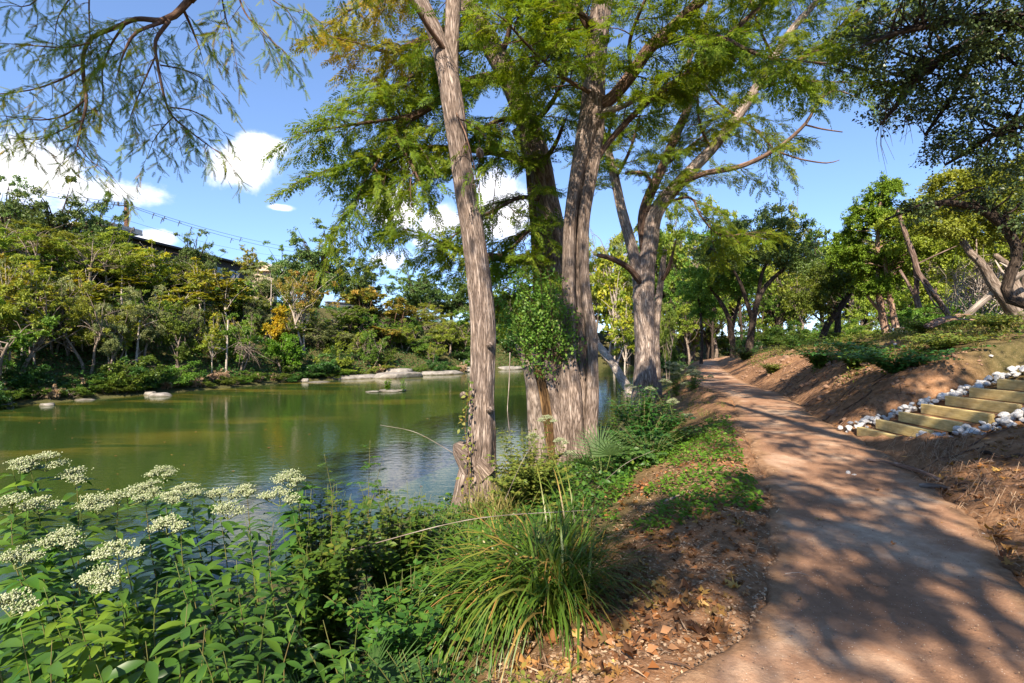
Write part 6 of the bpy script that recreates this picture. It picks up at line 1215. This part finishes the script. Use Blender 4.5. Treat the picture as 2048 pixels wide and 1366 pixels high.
for px,py,s,lab in ((1697,948,.035,'lone white pebble on the path edge below the steps'),(1708,952,.03,'small pale pebble beside the lone white one'),(1968,1078,.04,'pale stone among dead leaves at the side of the path'),(1982,716,.05,'small white stone high on the dark bank'),(1790,690,.05,'white stone on the grassy slope under the juniper')):
    b=gp(px,py); put_rock(b[0],b[1],s,lab,None,b[2]+s*.3)
# fallen sycamore leaves
def leaf5(seed):
    rg=RNG(seed); a=np.linspace(-2.6,2.6,21); rad=np.array([.55,.7,.42,.75,.5,.88,.62,.40,.66,.9,1.05,.9,.66,.40,.62,.88,.5,.75,.42,.7,.55])*rg.uniform(.85,1.12,21); pts=[[0,0,.03]]
    for A_,R_ in zip(a,rad): pts.append([math.sin(A_)*R_*.6,.35+math.cos(A_)*R_*.6,.30*R_**2*rg.uniform(-.1,1.3)+.07*rg.normal()])
    V=np.array(pts); V[0]=[0,.3,.0]; T=[[0,i+1,i] for i in range(1,21)]; g=Geo(); g.add(V,None,T,tint=np.clip(((seed-440)*.37)%1.0+rg.normal(0,.08,len(V)),0,1)); 
    b=np.array([[-.012,-.45,.05],[.012,-.45,.05],[.012,.02,.0],[-.012,.02,.0]]); g.add(b,[[0,1,2,3]],tint=.2); return g.mesh('fallen_leaf',M['litter'])
FL=[leaf5(440+i) for i in range(7)]
def put_leaf(x,y,s,lab,grp=None,dz=.012):
    zz=max(on(x,y),0 if pathL(y)<x<pathR(y) else -9)+dz+(.02 if pathL(y)<x<pathR(y) else 0); o=link('fallen_leaf',FL[rs.integers(7)],None,Vector((x,y,zz))); o.rotation_euler=(rs.normal(0,.25),rs.normal(0,.25),rs.uniform(0,6.28)); o.scale=(s,s,s*rs.uniform(.6,1.6)); tag(o,lab,'leaf',grp)
k=0
while k<295:
    px=rs.uniform(1040,1520); py=rs.uniform(1010,1366); 
    if fbm(np.array([px/90.]),np.array([py/60.]),97,2)[0]<-.12+(px-1180)/1100: continue
    b=gp(px,py)
    if b[0]>pathL(b[1])-.12: continue
    put_leaf(b[0],b[1],rs.uniform(.045,.11),'dry orange brown fallen leaf on the dirt between sedge and path','fallen leaves on the dirt shoulder'); k+=1
k=0
while k<45:
    px=rs.uniform(1850,2048); py=rs.uniform(880,1180); b=gp(px,py)
    if b[0]<pathR(b[1])-.05: continue
    put_leaf(b[0],b[1],rs.uniform(.05,.10),'dry brown fallen leaf at the foot of the eroded bank','fallen leaves below the eroded bank'); k+=1
for px,py,s,lab in ((1640,1045,.07,'single curled leaf lying alone in the middle of the path'),(1780,1098,.05,'small orange leaf on the shaded half of the path'),(1598,1216,.035,'tiny pale leaf chip near the path edge'),(1893,1055,.06,'brown leaf beside the bright patch on the path'),(1752,985,.05,'brown leaf near the pale centre of the path'),(1450,1155,.085,'large orange leaf beside the crumbling path edge')):
    b=gp(px,py); put_leaf(b[0],b[1],s,lab)
# litter nobody could count: chaff, twig bits and crumbs
g=Geo(); n=24000; y=2.2+rs.random(n)**1.6*9; w=rs.uniform(-.06,1.9,n); x=pathL(y)-w*np.interp(y,[2.2,5,9],[1.,.9,.7]); keep=rs.random(n)<np.clip(.45+fbm(x*2.2,y*2.2,98,3)*1.4,.05,1); x,y=x[keep],y[keep]; n=len(x)
pos=np.stack([x,y,np.where(x>pathL(y),.02,H(x,y))+.008],-1); scatter(g,DIA_V,DIA_Q,None,pos,nrm(rs.normal(0,1,(n,3))*[1,1,.18]),nrm(UP+rs.normal(0,.35,(n,3))),.019*rs.uniform(.4,1.9,n),rs.random(n))
n=5200; y=2.2+rs.random(n)**1.4*8; x=pathL(y)-rs.random(n)*2.0; kp=rs.random(n)<np.clip(.4+fbm(x*1.6,y*1.6,104,3)*1.5,.03,1); x,y=x[kp],y[kp]; n=len(x); pos=np.stack([x,y,H(x,y)+.014],-1); scatter(g,DIA_V*[.12,1,1],DIA_Q,None,pos,nrm(rs.normal(0,1,(n,3))*[1,1,.15]),nrm(UP+rs.normal(0,.4,(n,3))),.075*rs.uniform(.4,2.,n),rs.random(n))
tag(g.build('leaf_litter',M['chaff']),'fine pale chaff and crumbled leaves on the dirt beside the path','litter',kind='stuff')
g=Geo(); n=3800; y=2.2+rs.random(n)**1.5*7; x=pathL(y)-rs.uniform(.1,2.2,n); kp=rs.random(n)<np.clip(.25+fbm(x*1.3+4,y*1.3,106,3)*1.9,.02,1); x,y=x[kp],y[kp]; n=len(x); pos=np.stack([x,y,H(x,y)+.016],-1); scatter(g,DIA_V*[1.3,1,3.],DIA_Q,None,pos,nrm(rs.normal(0,1,(n,3))*[1,1,.3]),nrm(UP+rs.normal(0,.6,(n,3))),.045*rs.uniform(.5,1.6,n),rs.random(n))
tag(g.build('leaf_litter',M['litter']),'small broken orange brown leaf pieces drifted over the dirt shoulder','litter',kind='stuff')
g=Geo(); n=7000; y=2.2+rs.random(n)**1.3*10; w=rs.uniform(.0,2.2,n); x=pathR(y)+w; keep=(~((y>7.2)&(y<9)))&(rs.random(n)<np.clip(.35+fbm(x*1.7,y*1.7,99,3)*1.6,.03,1)); x,y=x[keep],y[keep]; n=len(x)
pos=np.stack([x,y,H(x,y)+.012],-1); scatter(g,DIA_V*[.55,1,1],DIA_Q,None,pos,nrm(rs.normal(0,1,(n,3))*[1,1,.25]),nrm(UP+rs.normal(0,.45,(n,3))),.05*rs.uniform(.4,2.2,n),rs.random(n))
tag(g.build('leaf_litter',M['litter']),'brown crumbled leaves and bark strewn over the eroded bank','litter',kind='stuff')
g=Geo(); n=2600; y=1.6+rs.random(n)**1.5*9; x=pathL(y)-.9+rs.random(n)*(pathR(y)-pathL(y)+1.1); s=rs.uniform(.0025,.008,n); pos=np.stack([x,y,np.where(x>pathL(y),.036,H(x,y)+.004)],-1); V=pos[:,None]+OCT[None]*s[:,None,None]*np.array([1,.8,.6]); off=(np.arange(n)*6)[:,None,None]; g.add(V.reshape(-1,3),None,(np.array(OCT_T)[None]+off).reshape(-1,3),tint=np.repeat(rs.random(n),6))
tag(g.build('gravel',M['chaff']),'tiny granite grit scattered over the path','gravel',kind='stuff')
# root mat and dry straw on the cut banks
g=Geo()
for i in range(520):
    if i<170: px,py=rs.normal(1850,60),rs.normal(950,28)
    elif i<300: px,py=rs.normal(2000,60),rs.normal(1000,70)
    else: px,py=rs.normal(1880,40),rs.normal(905,20)
    b=gp(np.clip(px,1700,2120),np.clip(py,860,1250))
    if b[0]<pathR(b[1])-.1: continue
    a=rs.uniform(0,6.28); l=rs.uniform(.05,.15); v=np.array([math.cos(a),math.sin(a),0])*l; e=b+v; e[2]=on(e[0],e[1])+rs.uniform(.0,.05); m=(b+e)/2; m[2]=max(b[2],e[2])+rs.uniform(.01,.06); tube(g,np.vstack([b+[0,0,.01],m,e]),[.003,.003,.0015],3,rs.random())
tag(g.build('dry_straw_litter',M['chaff']),'dry straw and root fibres matted below the near rock border','straw',kind='stuff')
for px,py,px2,py2,rr,lab,mt in ((1330,1005,1402,985,.016,'pale weathered stick lying in the ground cover beside the path','deadwood'),(1508,1010,1535,1000,.018,'short dark chip of wood at the crumbling path edge','bark_oak'),(1790,935,1880,965,.03,'long splinter of bark at the foot of the near rock border','bark_red'),(1735,925,1800,938,.022,'reddish bark strip where the path meets the rock border','bark_red'),(1840,980,1900,985,.03,'broad bark slab half buried at the side of the path','bark_grey'),(1965,910,1990,915,.022,'dark knot of wood on the eroded bank','bark_oak'),(1570,1160,1625,1168,.003,'thin pale straw lying on the path','deadwood'),(1330,1330,1420,1366,.004,'thin curved twig at the front edge of the dirt','twig'),(1760,742,1880,716,.02,'dead branch lying along the dark upper bank','deadwood')):
    a=gp(px,py);b=gp(px2,py2); on_=pathL(a[1])<a[0]<pathR(a[1]); lift=.035 if on_ else .012; g=Geo(); q=spline(np.vstack([a+[0,0,lift],(a+b)/2+[0,0,lift+.02],b+[0,0,lift]]),.03); tube(g,q,np.linspace(rr,rr*.55,len(q)),8,.5,fluted(int(px)%97,4,.12,0,1,.12)); tag(g.build('stick' if rr<.02 else 'bark_piece',M[mt]),lab,'wood')
# leaves adrift on the water
for i in range(46):
    px,py=rs.uniform(20,900),rs.uniform(815,1000); d=(CAMZ-WATER)/((py-683)/FPX); x=P(px,683,d)[0]
    if x>shore(d)-.3: continue
    o=link('floating_leaf',FL[rs.integers(7)],None,Vector((x,d,WATER+.012))); o.rotation_euler=(0,0,rs.uniform(0,6.28)); s=rs.uniform(.05,.10); o.scale=(s,s,s*.3); tag(o,'small dry leaf floating on the green river','leaf','leaves adrift on the river')
# ---------------------------------------------------------------- camera, sun, sky
cam=bpy.data.cameras.new('camera'); cam.lens=18; cam.sensor_width=36; cam.clip_end=3000; cam.clip_start=.05
co=link('camera',cam); co.location=(0,0,CAMZ); co.rotation_euler=(pi/2,0,0); SC.camera=co
SUN_AZ=math.radians(14); SUN_EL=math.radians(40)      # behind the viewer, a little to the left
sdir=Vector((-math.sin(SUN_AZ)*math.cos(SUN_EL),-math.cos(SUN_AZ)*math.cos(SUN_EL),math.sin(SUN_EL)))
sl=bpy.data.lights.new('sun','SUN'); sl.energy=5.0; sl.angle=math.radians(.55); sl.color=(1,.87,.70)
so=link('sun',sl); so.rotation_euler=sdir.to_track_quat('Z','Y').to_euler(); so.location=(-10,-30,40)
w=bpy.data.worlds.new('World'); SC.world=w; w.use_nodes=True; nt=w.node_tree; bg=nt.nodes['Background']
sky=nt.nodes.new('ShaderNodeTexSky'); sky.sky_type='NISHITA'; sky.sun_disc=False; sky.sun_elevation=SUN_EL
sky.sun_rotation=math.atan2(sdir.x,sdir.y); sky.air_density=1.0; sky.dust_density=0.; sky.ozone_density=5.0; sky.altitude=2500
# fair-weather clouds, set by direction in the sky itself
tc=nt.nodes.new('ShaderNodeTexCoord'); dv=tc.outputs['Generated']
def vmath(op,a,b=None,sc=None):
    n=nt.nodes.new('ShaderNodeVectorMath'); n.operation=op
    for i,x in ((0,a),(1,b)):
        if x is None: continue
        if isinstance(x,tuple): n.inputs[i].default_value=x
        else: nt.links.new(x,n.inputs[i])
    return n.outputs['Value'] if op in('DOT_PRODUCT','LENGTH') else n.outputs[0]
def fm(op,a,b=None,c=None):
    n=nt.nodes.new('ShaderNodeMath'); n.operation=op
    for i,x in enumerate((a,b,c)):
        if x is None: continue
        if isinstance(x,(int,float)): n.inputs[i].default_value=x
        else: nt.links.new(x,n.inputs[i])
    return n.outputs[0]
nz=noise(nt,dv,8.,9,.6,.2); nzc=fm('SUBTRACT',nz,.5)
CL=[(60,350,180,78),(230,385,110,40),(485,338,66,48),(528,290,52,23),(800,415,70,48),(900,440,80,45),(1000,420,120,65),(760,520,60,25),(300,475,70,18),(110,330,60,30),(1900,560,160,25),(560,415,30,8),(850,335,60,25)]
tot=None
for px_,py_c,a,b in CL:
    c=nrm(P(px_,py_c,1.)-np.array([0,0,CAMZ])); rx=nrm(np.cross(c,UP)); ry=np.cross(rx,c); k=1/FPX/math.hypot(1,(px_-1024)/FPX)/1.
    sx=a*k/math.hypot(1,(px_-1024)/FPX)*1.; sy=b*k
    d=vmath('SUBTRACT',dv,tuple(float(q) for q in c))
    u=fm('MULTIPLY',vmath('DOT_PRODUCT',d,tuple(float(q) for q in rx)),1/sx); v=fm('MULTIPLY',vmath('DOT_PRODUCT',d,tuple(float(q) for q in ry)),1/sy)
    e=fm('SUBTRACT',1.,fm('SQRT',fm('ADD',fm('MULTIPLY',u,u),fm('MULTIPLY',v,v)))); tot=e if tot is None else fm('MAXIMUM',tot,e)
dens=fm('ADD',tot,fm('MULTIPLY',nzc,3.2))
cm=nt.nodes.new('ShaderNodeMapRange'); cm.inputs['From Min'].default_value=-.02; cm.inputs['From Max'].default_value=.75; cm.interpolation_type='SMOOTHSTEP'; nt.links.new(dens,cm.inputs['Value'])
ccol=ramp(nt,noise(nt,dv,14.,5,.6),[(.3,(4.6,4.7,5.2)),(.62,(6.4,6.2,6.2))])
gm=nt.nodes.new('ShaderNodeGamma'); gm.inputs[1].default_value=.72; nt.links.new(sky.outputs[0],gm.inputs[0]); tintd=mixc(nt,1.,gm.outputs[0],(1.03,1.15,1.36),'MULTIPLY')
fin=mixc(nt,cm.outputs[0],tintd,ccol); nt.links.new(fin,bg.inputs['Color']); bg.inputs['Strength'].default_value=.13
vs=SC.view_settings; vs.view_transform='Standard'; vs.look='None'; vs.exposure=1.25; vs.gamma=1
cy=SC.cycles; cy.max_bounces=7; cy.diffuse_bounces=4; cy.transmission_bounces=4; cy.glossy_bounces=3; cy.caustics_reflective=False; cy.caustics_refractive=False
try: cy.use_denoising=True; cy.use_adaptive_sampling=True
except Exception: pass
bpy.context.view_layer.update()
